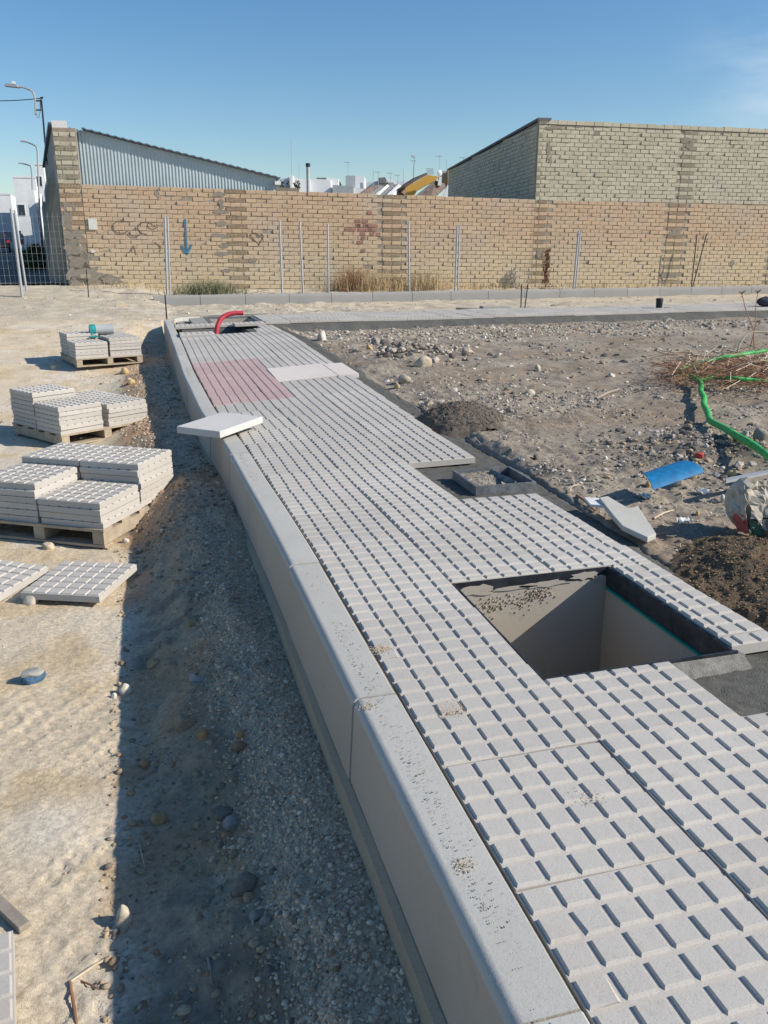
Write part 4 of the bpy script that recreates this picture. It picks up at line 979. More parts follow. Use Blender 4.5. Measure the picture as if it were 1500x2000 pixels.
patch(wall, .42, .98, .16, .14, M_PLASTERW, seed=71); patch(wall, .30, 1.22, .10, .09, M_PLASTERW, seed=73); patch(wall, .62, 1.08, .09, .08, M_PLASTERW, seed=74)
MB().bb((.58, -.03, 1.56), (.77, -.012, 1.81)).build('white_plate', M_WHITEPLATE, wall)
# painted blue arrow and faded scrawls, flat on the brick faces
def stroke(parent, pts, r_, mat, nm, y=-.012):
    b = MB()
    for p, q_ in zip(pts, pts[1:]):
        d = Vector((q_[0] - p[0], 0, q_[1] - p[1])); 
        if d.length < 1e-6: continue
        nr = Vector((-d.z, 0, d.x)).normalized()*r_; P, Q = Vector((p[0], y, p[1])), Vector((q_[0], y, q_[1]))
        e_ = d.normalized()*r_*.6
        b.prism([P - e_ - nr, Q + e_ - nr, Q + e_ + nr, P - e_ + nr], (0, .006, 0))
    return b.build(nm, mat, parent)
b_ = empty('blue_arrow', (0, 0, 0)); b_.parent = wall
sA = 2.79
stroke(b_, [(sA, 1.80), (sA - .01, 1.02)], .022, M_BLUEPAINT, 'arrow_shaft'); stroke(b_, [(sA - .12, 1.20), (sA - .01, 1.01), (sA + .11, 1.22)], .022, M_BLUEPAINT, 'arrow_head', y=-.0125)
stroke(wall, [(4.42 + .12*math.cos(t)*1.0, 1.40 + .10*math.sin(t)) for t in np.linspace(.5, 2.6, 9)] + [(4.52, 1.22), (4.64, 1.42), (4.60, 1.48), (4.53, 1.40)], .010, M_DARKPAINT, 'painted_heart')
for cx_, cz_, r_, a0 in ((1.30, 1.62, .17, 1.2), (1.60, 1.50, .12, 3.2), (1.87, 1.60, .17, .2), (2.02, 1.66, .10, 2.2)):
    stroke(wall, [(cx_ + r_*math.cos(t)*1.1, cz_ + r_*.8*math.sin(t)) for t in np.linspace(a0, a0 + 4.6, 16)], .008, M_DARKPAINT, 'painted_loop')
stroke(wall, [(2.05, 1.28), (2.18, 1.18), (2.14, 1.06)], .008, M_DARKPAINT, 'painted_loop'); stroke(wall, [(1.45, 1.05), (1.55, 1.2), (1.6, 1.0)], .007, M_DARKPAINT, 'painted_loop')
M_SMEAR = simple('red_smear', (.35, .19, .155), .95, var=.2, scale=6)
sm_r = random.Random(12)
for i in range(26):
    s, z = 7.13 + sm_r.gauss(0, .16), 1.55 + sm_r.gauss(0, .22); k = round((2.56 - .0178*(s - .5) - z)/CH - .5)
    z = 2.56 - .0178*(s - .5) - CH*(k + .5)
    MB().bb((s - .085*sm_r.uniform(.5, 1), -.0085 - .0004*(i % 5), z - .036), (s + .085*sm_r.uniform(.5, 1), -.0035, z + .036)).build('red_paint_stain', M_SMEAR, wall)

# taller brick building
BROOT = to_world(ROOT, S1, 0)
bld = empty('brick_building', (BROOT[0], BROOT[1], 0), WALL_A, 'tall brick building with cream upper courses and a shaded side wall', 'building')
S2, BT = 10.5, 4.24
pil = [(.02, .34), (3.9, 4.36), (7.15, 7.6)]
jz = 2.56 - .0178*(S1 - .5)
cells, perf = courses(0, S2, jz, .0, -.0135, [(-.13, .33), (3.88, 4.35), (7.15, 7.6)])
cu, pu = courses(0, S2, BT - .1, jz + .0, -.006, [(4.10, 4.55), (7.3, 7.75)]); cells += cu; perf += pu
lay_bricks(bld, cells, BROOT[:2], 300)
for s, z in perf: ob('perforated_brick', PERF, bld, Matrix.Translation((s, random.gauss(-.001, .003), z)))
for k in range(9):   # cut ends showing holes up the corner
    z = jz + .12 + k*.2
    ob('perforated_brick', PERF, bld, Matrix.Translation((.058, -.004, z)) @ Matrix.Diagonal((.5, 1, 1, 1)))
MB().prism([(.0, .012, -.3), (S2, .012, -.3), (S2, .012, BT - .02 - .006*S2), (0, .012, BT - .02)], (0, .12, 0)).build('wall_core', M_JOINT, bld)
for i in range(42):       # coping course of bricks on edge
    s = i*.25 + .125
    MB().bb((s - .120, -.022 + random.gauss(0, .004), BT - .085 - .006*s), (s + .120, .13, BT + .01 - .006*s + random.gauss(0, .006))).build('coping_brick', M_BRICK, bld)
for i, (s, z, w_, h_) in enumerate([(.30, 3.55, .10, .42), (.36, 3.3, .09, .2), (.45, 4.08, .5, .09), (1.6, 3.98, .18, .08), (4.15, 3.86, .34, .14), (4.3, 3.75, .2, .2), (4.1, 1.55, .34, .16), (4.05, .42, .6, .12), (.2, 1.0, .2, .22), (.35, 1.06, .16, .12), (7.4, 1.3, .2, .14), (6.0, .75, .16, .14)]):
    patch(bld, s, z, w_, h_, M_PATCH, seed=30 + i, y=-.004)
# side wall, facing the street side and in shade
side_a = math.atan2(.99, .13) - WALL_A
Ms = Matrix.Rotation(side_a, 4, 'Z')
LS = 10.5
# local frame of the side wall: s runs away from the viewer, outer face looks to -x
cells = []
nC = int((BT - 1.9)/CH)
for c in range(nC):
    s = -(c % 2)*.125
    while s < LS:
        a, b2 = max(s, .082), min(s + .25, LS); s += .25
        z = BT - .1 - CH*(c + .5)
        if b2 - a > .06 and z < BT - .06 - .028*(a + b2)/2: cells.append(((a + b2)/2, z, (b2 - a - .011)/BR_L))
Mside = Ms @ Matrix.Translation((0, 0, 0)) @ Matrix.Diagonal((1, -1, 1, 1))
lay_bricks(bld, cells, BROOT[:2], 0, Mside)
MB().add([Ms @ Vector(p) for p in [(.05, -.012, 0), (LS, -.012, 0), (LS, -.012, BT - .05 - .028*LS), (.05, -.012, BT - .03), (.05, -.13, 0), (LS, -.13, 0), (LS, -.13, BT - .05 - .028*LS), (.05, -.13, BT - .03)]], [(0, 1, 2, 3), (7, 6, 5, 4), (3, 2, 6, 7), (0, 3, 7, 4), (1, 5, 6, 2)]).build('side_wall_core', M_JOINT, bld)
MB().add([Ms @ Vector(p) for p in [(-.05, .05, BT - .0), (LS, .05, BT - .02 - .028*LS), (LS, -.3, BT - .02 - .028*LS), (-.05, -.3, BT), (-.05, .05, BT + .05), (LS, .05, BT + .03 - .028*LS), (LS, -.3, BT + .03 - .028*LS), (-.05, -.3, BT + .05)]], [(0, 1, 2, 3), (7, 6, 5, 4), (0, 4, 5, 1), (1, 5, 6, 2), (2, 6, 7, 3), (3, 7, 4, 0)]).build('roof_edge', M_ROOFG, bld)
MB().prism([(0.15, .14, BT - .1), (S2, .14, BT - .16), (S2 + .2, 10, BT - .4), (1.6, 10.2, BT - .4)], (0, 0, .04)).build('roof', M_ROOFG, bld)

# ------------------------------------------------------------------ corrugated shed behind the wall
shed = empty('metal_shed', (ROOT[0], ROOT[1], 0), WALL_A, 'lean-to shed with a grey corrugated gable above the brick wall', 'shed')
def gz_top(s): return 3.86 - (s - .0)*.218
b = MB(); per = .076; nn = int(5.02/per*4); vs = []
for i in range(nn + 1):
    s = -.0 + 5.02*i/nn; ph = (i % 4); y = .24 + (0, .006, .012, .006)[ph]
    vs += [(s, y, .6), (s, y, gz_top(s))]
b.add(vs, [(2*i, 2*i + 2, 2*i + 3, 2*i + 1) for i in range(nn)]); b.build('corrugated_sheet', M_SHEET, shed)
MB().bb((.0, .02, 3.70), (.32, .045, 3.89)).build('pale_flashing', M_PLASTERW, shed)
b = MB(); vs = []; nn = 80          # roof sheet ends: a wavy edge overhanging the gable
for i in range(nn + 1):
    s = .62 + 4.50*i/nn; w_ = .012*math.sin(i*math.pi*2*26/nn)
    zt = gz_top(s) + .035
    vs += [(s, .12, zt + w_ - .012), (s, .12, zt + w_ + .012), (s, 12.0, zt + w_ + .012), (s, 12.0, zt + w_ - .012)]
b.add(vs, [t for i in range(nn) for t in ((4*i, 4*i + 4, 4*i + 5, 4*i + 1), (4*i + 1, 4*i + 5, 4*i + 6, 4*i + 2), (4*i + 3, 4*i + 2, 4*i + 6, 4*i + 7), (4*i, 4*i + 3, 4*i + 7, 4*i + 4))]); b.build('roof_sheet', M_SHEETROOF, shed)
MB().bb((4.98, .1, 2.62), (5.12, .5, 2.70)).build('gutter_end', M_WHITEW, shed)
# long street side of the shed with buttresses
sdir = Vector((-.103 + .055*0, .995, 0)).normalized()
sw = empty('street_wall', (-2.19, 20.70, 0), math.atan2(sdir.y, sdir.x), 'long rendered wall with buttresses running up the shaded street', 'wall')
def zst(y): return float(ground_z(np.array(-5.0), np.array(y), False))
MB().prism([(0.02, -.01, 0), (14, -.01, 0), (14, -.01, 4.05), (.02, -.01, 3.80)], (0, -.2, 0)).build('wall_face', M_STREETWALL, sw)
for i, (s, w_, h0) in enumerate(((.9, .22, 2.6), (2.6, .34, 3.1), (5.2, .4, 3.2), (8.4, .4, 3.3), (11.6, .4, 3.4))):
    MB().prism([(s, 0, 0), (s, .42, 0), (s, .30, h0*.55), (s, 0.02, h0)], (w_, 0, 0)).build('buttress', M_STREETWALL, sw)
MB().prism([(0, .07, 3.78), (14, .07, 4.03), (14, .07, 4.10), (0, .07, 3.86)], (0, -.12, 0)).build('eaves_strip', M_SHEETROOF, sw)

# ------------------------------------------------------------------ street beyond
def block(name, x0, x1, y0, y1, z0, z1, mat, label, cat='house', windows=(), parap=.0, group=None):
    e = empty(name, ((x0 + x1)/2, y0, z0), 0, label, cat, group)
    hw = (x1 - x0)/2
    MB().bb((-hw, 0, 0), (hw, y1 - y0, z1 - z0)).build('wall', mat, e)
    if parap: MB().bb((-hw - .05, -.05, z1 - z0), (hw + .05, .2, z1 - z0 + parap)).build('parapet', mat, e)
    for (wx, wz, ww, wh) in windows:
        f = MB().bb((wx - ww/2 - .06, -.03, wz - .06), (wx + ww/2 + .06, -.002, wz + wh + .06)).build('window', M_WHITEW, e)
        MB().bb((wx - ww/2, -.05, wz), (wx + ww/2, -.032, wz + wh)).build('pane', M_GLASS, f)
    return e
def pblock(px0, px1, ytop, D, dep, mat, label, windows=(), parap=0.0):
    a, b_ = at_d(px0, ytop, D), at_d(px1, ytop, D); zg = zst(a[1]) - .1
    return block('street_house', a[0], b_[0], a[1], a[1] + dep, zg, a[2], mat, label, windows=windows, parap=parap)
pblock(53, 66, 371, 47, 6, M_WHITEW, 'narrow white house end catching sunlight halfway up the street')
pblock(68, 84, 322, 66, 8, M_WHITEW, 'tall white house rising over the far end of the shed', windows=[(-.1, 5.2, .35, .7)], parap=.15)
pblock(25, 68, 347, 82, 10, M_WHITEW, 'flat roofed white house facing down the street', windows=[(-.6, 3.4, .6, 1.0), (.5, 3.4, .6, 1.0)], parap=.2)
pblock(-22, 19, 380, 98, 12, M_WHITEW, 'white house on the far left side of the street', windows=[(-.9, 1.9, .7, 1.0), (.4, 1.9, .7, 1.0), (.9, .4, .6, 1.2)], parap=.2)
pblock(-30, 22, 415, 90, 4, M_PALEW, 'pale low house behind the parked car on the street', windows=[(.6, .9, .8, 1.0)])
hr = empty('street_house', (-2.19 - .103*14.3, 20.70 + .995*14.3, 0), math.atan2(.995, -.103), 'row of shaded house sides lining the street past the shed', 'house')
for i, (s0_, s1_, z1_) in enumerate(((0, 7, 3.6), (7.05, 14, 3.2), (14.05, 20, 3.9), (25, 33, 4.0), (33.05, 44, 3.5), (44.05, 58, 3.9))):
    f = MB().bb((s0_, -3.5 if s0_ > 20 else -.3, -.2), (s1_, .12*(i % 2), z1_)).build('side_wall', (M_STREETWALL, M_GREYW, M_PALEW)[i % 3], hr)
    MB().bb((s0_ + 1.2, .12*(i % 2) - .01, .2), (s0_ + 2.2, .12*(i % 2) + .03, 2.2)).build('door', M_GLASS, f)
# bushes along the shaded wall
def leafy(name, c, r_, n, size, mat, label, cat, stem=None):
    e = empty(name, c, 0, label, cat)
    P = RNG.normal(0, .5, (n, 3)); P /= np.maximum(np.linalg.norm(P, axis=1)[:, None], .6); P = P*np.array(r_)*(.75 + .5*RNG.uniform(0, 1, (n, 1)))
    P[:, 2] = np.abs(P[:, 2]) + .1
    R = rot_mats(n, RNG); s = RNG.uniform(.6, 1.3, n)*size
    Q = np.array([[-.5, 0, 0], [0, -.28, 0], [.6, 0, .05], [0, .28, 0]]); V = np.einsum('nij,kj->nki', R, Q)*s[:, None, None] + P[:, None]
    ob('foliage', np_mesh('foliage', V.reshape(-1, 3), np.arange(4*n).reshape(-1, 4), mat), e)['kind'] = 'stuff'
    b = MB()
    for k in range(5): b.tube([(0, 0, -.1), (random.uniform(-.3, .3)*r_[0], random.uniform(-.3, .3)*r_[1], r_[2]*.8)], .012, 5)
    b.build('stem', M_TWIG, e); return e
leafy('bush', (-4.0, 32.5, .40), (.42, 2.4, .50), 900, .16, M_FOLIAGE, 'dark green bush against the shaded street wall', 'bush')
leafy('bush', (-4.75, 39.0, .45), (.45, 2.4, .65), 800, .18, M_FOLIAGE, 'dark green bush farther up the shaded street wall', 'bush')

# parked car
car = empty('parked_car', (-11.2, 75, .87), rad(98), 'dark parked car up the shaded street', 'car')
hullp = [(-2.1, 0, .35), (2.1, 0, .35), (2.1, 0, .75), (1.9, 0, .95), (1.0, 0, 1.05), (.45, 0, 1.5), (-1.3, 0, 1.52), (-1.95, 0, 1.08), (-2.1, 0, .9)]
MB().prism([(x, -.86, z) for x, _, z in hullp], (0, 1.72, 0)).build('body', M_CARPAINT, car)
for yy in (-.885, .87):
    MB().prism([(.9, yy, 1.06), (.42, yy, 1.43), (-1.2, yy, 1.44), (-1.7, yy, 1.08)], (0, .015, 0)).build('side_window', M_GLASS, car)
MB().prism([(-2.0, -.7, 1.08), (-2.0, .7, 1.08), (-1.45, .6, 1.46), (-1.45, -.6, 1.46)], (-.03, 0, .02)).build('rear_window', M_GLASS, car)
MB().bb((-2.14, -.85, .40), (-2.10, .85, .58)).build('bumper', M_BLACK, car)
for yy in (-.7, .7): MB().bb((-2.13, yy - .1, .75), (-2.09, yy + .1, .92)).build('tail_lamp', M_REDPL, car)
for xx in (-1.3, 1.3):
    for yy in (-.88, .7):
        w_ = MB().tube([(xx, yy, .32), (xx, yy + .18, .32)], .32, 16).build('wheel', M_BLACK, car)
        MB().tube([(xx, yy - .01, .32), (xx, yy + .19, .32)], .18, 12).build('rim', M_GALV, w_)
# pedestrian
pe = empty('person', (-10.55, 84.0, 1.0), 0, 'person in red shorts and grey shirt walking up the street', 'person')
def skin_body(name, joints, edges, radii, mat, parent):
    me = bpy.data.meshes.new(name); me.from_pydata(joints, edges, []); me.update(); o = bpy.data.objects.new(name, me); link(o, parent)
    sk = o.modifiers.new('skin', 'SKIN'); o.modifiers.new('sub', 'SUBSURF').levels = 1
    for v, r_ in zip(me.skin_vertices[0].data, radii): v.radius = (r_, r_*.85)
    me.skin_vertices[0].data[0].use_root = True; me.materials.append(mat); return o
J = [(0, 0, .95), (0, 0, 1.15), (0, 0, 1.38), (0, 0, 1.48), (0, .01, 1.60), (0, .01, 1.70), (.18, 0, 1.40), (.25, .03, 1.13), (.24, -.08, .92), (-.18, 0, 1.40), (-.25, -.04, 1.13), (-.24, .08, .92), (.10, 0, .88), (.11, -.06, .48), (.11, .04, .07), (.11, -.10, .04), (-.10, 0, .88), (-.11, .08, .48), (-.11, .16, .08), (-.11, .03, .04)]
E_ = [(0, 1), (1, 2), (2, 3), (3, 4), (4, 5), (2, 6), (6, 7), (7, 8), (2, 9), (9, 10), (10, 11), (0, 12), (12, 13), (13, 14), (14, 15), (0, 16), (16, 17), (17, 18), (18, 19)]
skin_body('body', J, E_, [.14, .13, .15, .06, .10, .09, .06, .045, .035, .06, .045, .035, .09, .06, .042, .035, .09, .06, .042, .035], M_SKIN, pe)
MB().tube([(0, 0, .92), (0, 0, 1.1), (0, 0, 1.3), (0, 0, 1.44)], [.175, .165, .20, .11], 12).build('shirt', M_GREYW, pe, True)
b = MB()
b.tube([(.095, 0, 1.0), (.10, -.02, .8), (.11, -.05, .56)], [.13, .12, .095], 10); b.tube([(-.095, 0, 1.0), (-.10, .03, .8), (-.11, .07, .56)], [.13, .12, .095], 10); b.build('shorts', M_REDPL, pe, True)
MB().tube([(0, .02, 1.60), (0, .02, 1.68), (0, .02, 1.735)], [.105, .105, .05], 10).build('hair', M_BLACK, pe, True)

# street lamps and the bracket pole on the shed
def lamp(D, hx0, hx1, pxs, label):
    A = at_d(*pxs[0], D); e = empty('street_lamp', tuple(A), 0, label, 'street lamp', 'street lamps along the shaded street')
    loc = lambda q_: tuple(np.array(at_d(*q_, D)) - A)
    b = MB().tube(resample([loc(q_) for q_ in pxs[1:]], .12), .035*D/26*.8, 6); b.build('arm', M_STREETWALL if D < 40 else M_GALV, e, True)
    h0, h1 = Vector(loc(hx0)), Vector(loc(hx1)); m_ = (h0 + h1)/2; L = (h1 - h0).length
    hd = MB().box(m_, (L, .22, .08), Euler((0, .1, -.27)).to_matrix(), top=.7).build('lamp_head', M_GALV, e)
    MB().box(m_ + Vector((.05, 0, .09)), (L*.2, .10, .07)).build('photocell', M_PLASTERW, hd)
    return e
lamp(26, (10, 168), (38, 167), [(68, 230), (30, 168), (46, 171), (60, 176), (66, 182), (69, 195), (70, 230)], 'nearest street lamp on the curved arm above the shed')
lamp(46, (40, 276), (55, 277), [(75, 345), (48, 276), (60, 280), (70, 285), (73, 292), (75, 345), (80, 486)], 'second street lamp farther along the shed roof')
lamp(64, (36, 319), (46, 319), [(63, 350), (42, 319), (52, 321), (60, 324), (62, 332), (63, 350), (67, 486)], 'smallest street lamp at the end of the shed')
D = 26; A = at_d(95, 320, D); bp = empty('bracket_pole', tuple(A), 0, 'thin dark utility pole leaning from the shed corner with a wire bracket', 'utility pole')
loc = lambda *q_: tuple(np.array(at_d(*q_, D)) - A)
MB().tube([loc(94, 322), loc(88, 275), (Vector(loc(81, 195)))], [.035, .03, .025], 7).build('pole', M_STEEL, bp)
b = MB().tube([loc(68, 197), loc(80, 197)], .022, 6).tube([loc(69, 215), loc(80, 215)], .022, 6).tube([loc(79, 190), loc(79, 216)], .018, 6).tube([loc(70, 195), loc(71, 216)], .012, 6).tube([loc(80, 192), loc(84, 190)], .03, 6).tube([loc(71, 217), loc(73, 230), loc(76, 230), loc(79, 216)], .008, 5)
b.build('wire_bracket', M_STEEL, bp)
MB().tube([loc(90, 313), loc(101, 313)], .03, 6).build('wall_clamp', M_STEEL, bp)
wp = [np.array(at_d(80 - 100*t, 192 + 5*t + 6*t*(1 - t), D)) for t in np.linspace(0, 1, 12)]
tag(MB().tube(wp, .013, 6).build('overhead_wire', M_STEEL), 'black overhead wire running left from the bracket pole', 'wire')

# ------------------------------------------------------------------ houses beyond the wall
HD = 46.0
def H(px, py, D=HD): return Vector(at_d(px, py, D))
def facade(mb, pts, D=HD, depth=4.0):
    P = [H(x, y, D) for x, y in pts]; mb.prism(P, Vector((_fw[0], _fw[1], 0)).normalized()*depth)
def house(name, label, cat='house', group=None): return empty(name, (0, 0, 0), 0, label, cat, group)
h = house('far_house', 'pale blue grey house end next to the shed roof')
b = MB(); facade(b, [(535, 478), (535, 355), (545, 350), (562, 347), (562, 478)]); b.build('wall', M_PALEW, h)
b = MB(); facade(b, [(560, 478), (560, 346), (602, 350), (602, 478)], HD - .3); b.build('white_wall', M_WHITEW, h)
b = MB(); facade(b, [(566, 478), (566, 343), (572, 343), (572, 478)], HD - .6, .5); b.build('chimney', M_WHITEW, h)
for x in (551, 563, 577, 583): leafy('cypress', tuple(H(x, 374, HD - 2.5)), (.10, .10, .42), 70, .10, M_FOLIAGE, {551: 'thin dark cypress top beside the shed roof', 563: 'dark cypress top before the white chimney', 577: 'leaning dark cypress top right of the white chimney', 583: 'last thin dark cypress top in the row behind the wall'}[x], 'tree')
h = house('far_house', 'long low white house with a stained parapet')
b = MB(); facade(b, [(604, 478), (604, 349), (646, 351), (646, 478)]); b.build('wall', M_WHITEW, h)
b = MB(); facade(b, [(618, 352), (618, 347), (637, 347), (637, 352)], HD + .1, 3); b.build('roof', M_ROOFG, h)
b = MB(); facade(b, [(636, 478), (636, 347), (661, 349), (661, 478)], HD + .4); b.build('stair_block', M_WHITEW, h)
b = MB(); facade(b, [(650, 478), (650, 361), (690, 364), (690, 478)], HD - .5); b.build('low_wall', M_GREYW, h)
h = house('far_house', 'white box on a roof with one side coloured grey as shade')
b = MB(); facade(b, [(675, 372), (675, 343), (694, 343), (694, 372)], HD + 1, 3); b.build('grey_side', M_GREYW, h)  # shade on this side of the white box is put in as grey colour
b = MB(); facade(b, [(694, 372), (694, 343), (712, 344), (712, 374)], HD + 1.01, 3); b.build('white_side', M_WHITEW, h)
b = MB(); facade(b, [(660, 478), (660, 368), (715, 366), (715, 478)], HD + .4); b.build('wall', M_WHITEW, h)
q = H(709, 362, HD - .2); tk = MB().tube([q - Vector((0, 0, .16)), q + Vector((0, 0, .14)), q + Vector((0, 0, .17))], [.16, .17, .1], 14).build('water_tank', M_WHITEW, smooth=True); tag(tk, 'round white water tank in front of the grey roof box', 'tank')
h = house('far_house', 'hazy white houses with a blue grey roof behind the roof box')
b = MB(); facade(b, [(715, 478), (715, 357), (742, 353), (794, 354), (794, 478)], HD + 12, 5); b.build('wall', M_PALEW, h)
b = MB(); facade(b, [(736, 357), (740, 347), (752, 346), (758, 357)], HD + 11, 3); b.build('roof', M_ROOFG, h)
b = MB(); facade(b, [(752, 356), (758, 349), (768, 350), (770, 356)], HD + 11, 3); b.build('white_roof', M_WHITEW, h)
def sloped(h, nm, quad, mat, D=HD, th=.12):
    P = [H(x, y, D + dd) for x, y, dd in quad]; n_ = (P[1] - P[0]).cross(P[3] - P[0]).normalized(); return MB().prism(P, n_*th).build(nm, mat, h)
h = house('far_house', 'row of low tiled roofs with white parapets behind the wall')
sloped(h, 'roof', [(694, 385, -2), (728, 362, 1), (746, 362, 2.5), (712, 385, -.5)], M_ROOF)
sloped(h, 'roof', [(712, 386, -2), (745, 362, 1), (752, 366, 1.2), (728, 386, -1)], M_ROOFG)
sloped(h, 'parapet', [(724, 386, -2.2), (757, 360, .8), (762, 364, .8), (733, 386, -2.2)], M_WHITEW, th=.2)
sloped(h, 'roof', [(735, 386, -2), (764, 360, 1), (785, 360, 2), (770, 386, 0)], M_ROOFG)
sloped(h, 'parapet', [(748, 386, -2.4), (778, 360, .6), (784, 361, .6), (764, 386, -2.4)], M_WHITEW, th=.2)
sloped(h, 'roof', [(762, 386, -1.6), (795, 358, 1), (812, 358, 2), (795, 388, 0)], M_ROOF)
h = house('ochre_house', 'ochre house gable with a dark tiled roof')
b = MB(); facade(b, [(792, 392), (792, 366), (835, 341.5), (858, 345), (849, 353), (815, 372), (803, 392)], HD - 1.0, .5); b.build('gable', M_ORANGE, h)
sloped(h, 'roof', [(752, 388, .6), (792, 365, -1), (835, 341, -1), (808, 352, 2.0)], M_ROOF)
sloped(h, 'roof', [(803, 392, -1.6), (850, 352, -.6), (874, 361, .2), (840, 392, -1.4)], M_ROOF)
sloped(h, 'roof_ridge', [(804, 388, -1.7), (849, 352, -.7), (852, 353, -.7), (808, 389, -1.7)], M_ROOFG)
b = MB(); facade(b, [(834, 478), (874, 361), (893, 361), (893, 478)], HD - 2.2, .5); b.build('white_gable', M_WHITEW, h)
b = MB(); facade(b, [(860, 362), (860, 334), (875, 334), (875, 362)], HD + .5, 1.5); b.build('buff_tower', M_BUFFW, h)
b = MB(); facade(b, [(874.5, 364), (874.5, 331), (896, 327), (896, 364)], HD, 1.5); b.build('tan_tower', simple('tan_render', (.40, .27, .12), .9), h)
b = MB(); facade(b, [(855, 362), (857, 345), (863, 345), (862, 362)], HD - .8, .4); b.build('chimney', M_WHITEW, h)
b = MB(); facade(b, [(861, 336), (862, 333), (872, 335), (871, 338)], HD - .4, .6); b.build('solar_tank', M_GALV, h)
e = house('satellite_dish', 'white satellite dish on the ochre house chimney', 'satellite dish')
q = H(858.5, 338, HD - 1.5); bm_ = MB(); ringn = 14
vs = [tuple(q + Vector((0, .06, 0)))] + [tuple(q + Vector((.15*math.cos(a), -.02, .17*math.sin(a)))) for a in np.linspace(0, 2*math.pi, ringn + 1)[:-1]]
bm_.add(vs, [(0, i + 1, (i + 1) % ringn + 1) for i in range(ringn)]); d_ = bm_.build('dish', M_WHITEW, e, True); sm = d_.modifiers.new('solid', 'SOLIDIFY'); sm.thickness = .02
MB().tube([tuple(q + Vector((0, .05, 0))), tuple(q + Vector((0, .08, -.35)))], .02, 6).build('mast', M_GALV, e)
e = house('grid_aerial', 'mesh grid aerial leaning on the ochre house roof', 'aerial')
b = MB()
for i in range(6):
    b.tube([H(833 + i*2.4, 329 + i*.1, HD - .9), H(835 + i*2.6, 341, HD - .9)], .012, 4)
for i in range(4): b.tube([H(833.3 + i*.6, 329.5 + i*3.4, HD - .9), H(846 + i*1.0, 329 + i*3.6, HD - .9)], .012, 4)
b.build('grid', M_GALV, e)
aer = [(569, 272, 347, 0, 'tall thin radio mast behind the shed roof'), (584, 320, 350, 0, 'short faint aerial right of the tall mast'), (680, 316, 343, 1, 'aerial with a small yagi on the white roof box'), (729, 332, 358, 0, 'thin aerial over the hazy houses'), (739, 335, 357, 1, 'aerial with a short boom over the hazy houses'), (763, 337, 357, 1, 'low yagi aerial left of the ochre roof'), (777, 341, 358, 1, 'lowest yagi aerial before the ochre roof'), (788, 330, 358, 0, 'plain aerial pole by the ochre roof'), (806, 313, 352, 2, 'tall aerial with a bright flat antenna on the ochre roof'), (859, 304, 335, 1, 'aerial above the satellite dish'), (872, 313, 334, 0, 'faint aerial right of the dish'), (905, 307, 335, 1, 'aerial partly behind the brick building')]
for px, yt, yb, kind, lab in aer:
    lean = 1.5 if px != 806 else -3
    B = H(px + lean*0, yb, HD + 1); e = empty('aerial', tuple(B), 0, lab, 'aerial', 'roof aerials'); T = H(px + (3 if px == 806 else 0), yt, HD + 1) - B
    MB().tube([(0, 0, -.6), tuple(T)], .016, 5).build('mast', M_GALV if kind != 2 else M_STEEL, e)
    if kind:
        b = MB().tube([tuple(T + Vector((-.22, 0, -.03))), tuple(T + Vector((.12, 0, -.03)))], .014, 5)
        for k in range(4): b.tube([tuple(T + Vector((-.2 + k*.09, -.12, -.03))), tuple(T + Vector((-.2 + k*.09, .12, -.03)))], .008, 4)
        if kind == 2: b.box(T + Vector((-.06, 0, .18)), (.25, .05, .12), Euler((0, .4, 0)).to_matrix())
        b.build('antenna', M_GALV, e)
q = H(602, 375, HD - 6); tp = H(601.5, 325, HD - 6)
e = empty('chimney_pole', tuple(q), 0, 'grey metal flue pipe standing in front of the white houses', 'flue pipe')
MB().tube([(0, 0, -.4), tuple(tp - q)], .085, 10).build('pipe', M_GREYW, e, True); MB().tube([tuple(tp - q + Vector((0, 0, -.02))), tuple(tp - q + Vector((0, 0, .14)))], .11, 10).build('cowl', M_STEEL, e, True)
b = MB(); facade(b, [(531, 395), (531, 365), (584, 368), (584, 395)], 27, .12); o = b.build('back_wall', simple('back_wall_brick', (.33, .27, .19), .95, var=.2, scale=9)); tag(o, 'mossy stretch of old wall just behind the brick wall top', 'wall')

# ------------------------------------------------------------------ fence posts
def fpost(top, bot, yb, label, r_=.022, mat=None, double=False, cat='fence post'):
    B = np.array(bot); T = np.array(top); e = empty('fence_post', tuple(B), 0, label, cat, 'fence posts in front of the brick wall')
    L = Vector(T - B)
    MB().tube([(0, 0, -.15), tuple(L)], r_, 8).build('post', mat or M_GALV, e, True)
    if double: MB().tube([(.07, .01, -.15), tuple(L + Vector((.06, .01, .01)))], r_*.8, 8).build('brace', mat or M_GALV, e, True)
    else: MB().tube([tuple(L + Vector((0, 0, -.005))), tuple(L + Vector((0, 0, .015)))], r_*1.2, 8).build('cap', mat or M_GALV, e, True)
    return e
fpost((.08, 18.72, 1.79), (.0, 18.72, .10), 0, 'double galvanised fence post by the weed tuft', .025, double=True)
fpost((2.62, 18.83, 1.73), (2.62, 18.83, .14), 0, 'first thin fence post of the close pair left of the dry grass')
fpost((3.09, 18.85, 1.71), (3.12, 18.86, .14), 0, 'second thin fence post of the close pair left of the dry grass')
fpost((3.75, 18.89, 1.67), (3.74, 18.89, .14), 0, 'thin fence post standing at the left end of the dry grass')
fpost((5.75, 18.99, 1.73), (5.79, 18.99, .14), 0, 'single fence post in the right part of the dry grass')
fpost((7.02, 19.05, 1.67), (7.0, 19.05, .13), 0, 'double fence post right of the dry grass', .024, double=True)
fpost((10.41, 19.22, 1.58), (10.36, 19.22, .13), 0, 'double fence post in front of the tall brick building', .025, double=True)
rd = empty('steel_rods', (14.07, 19.4, .12), 0, 'two thin rusty rods leaning apart by the brick building', 'rods')
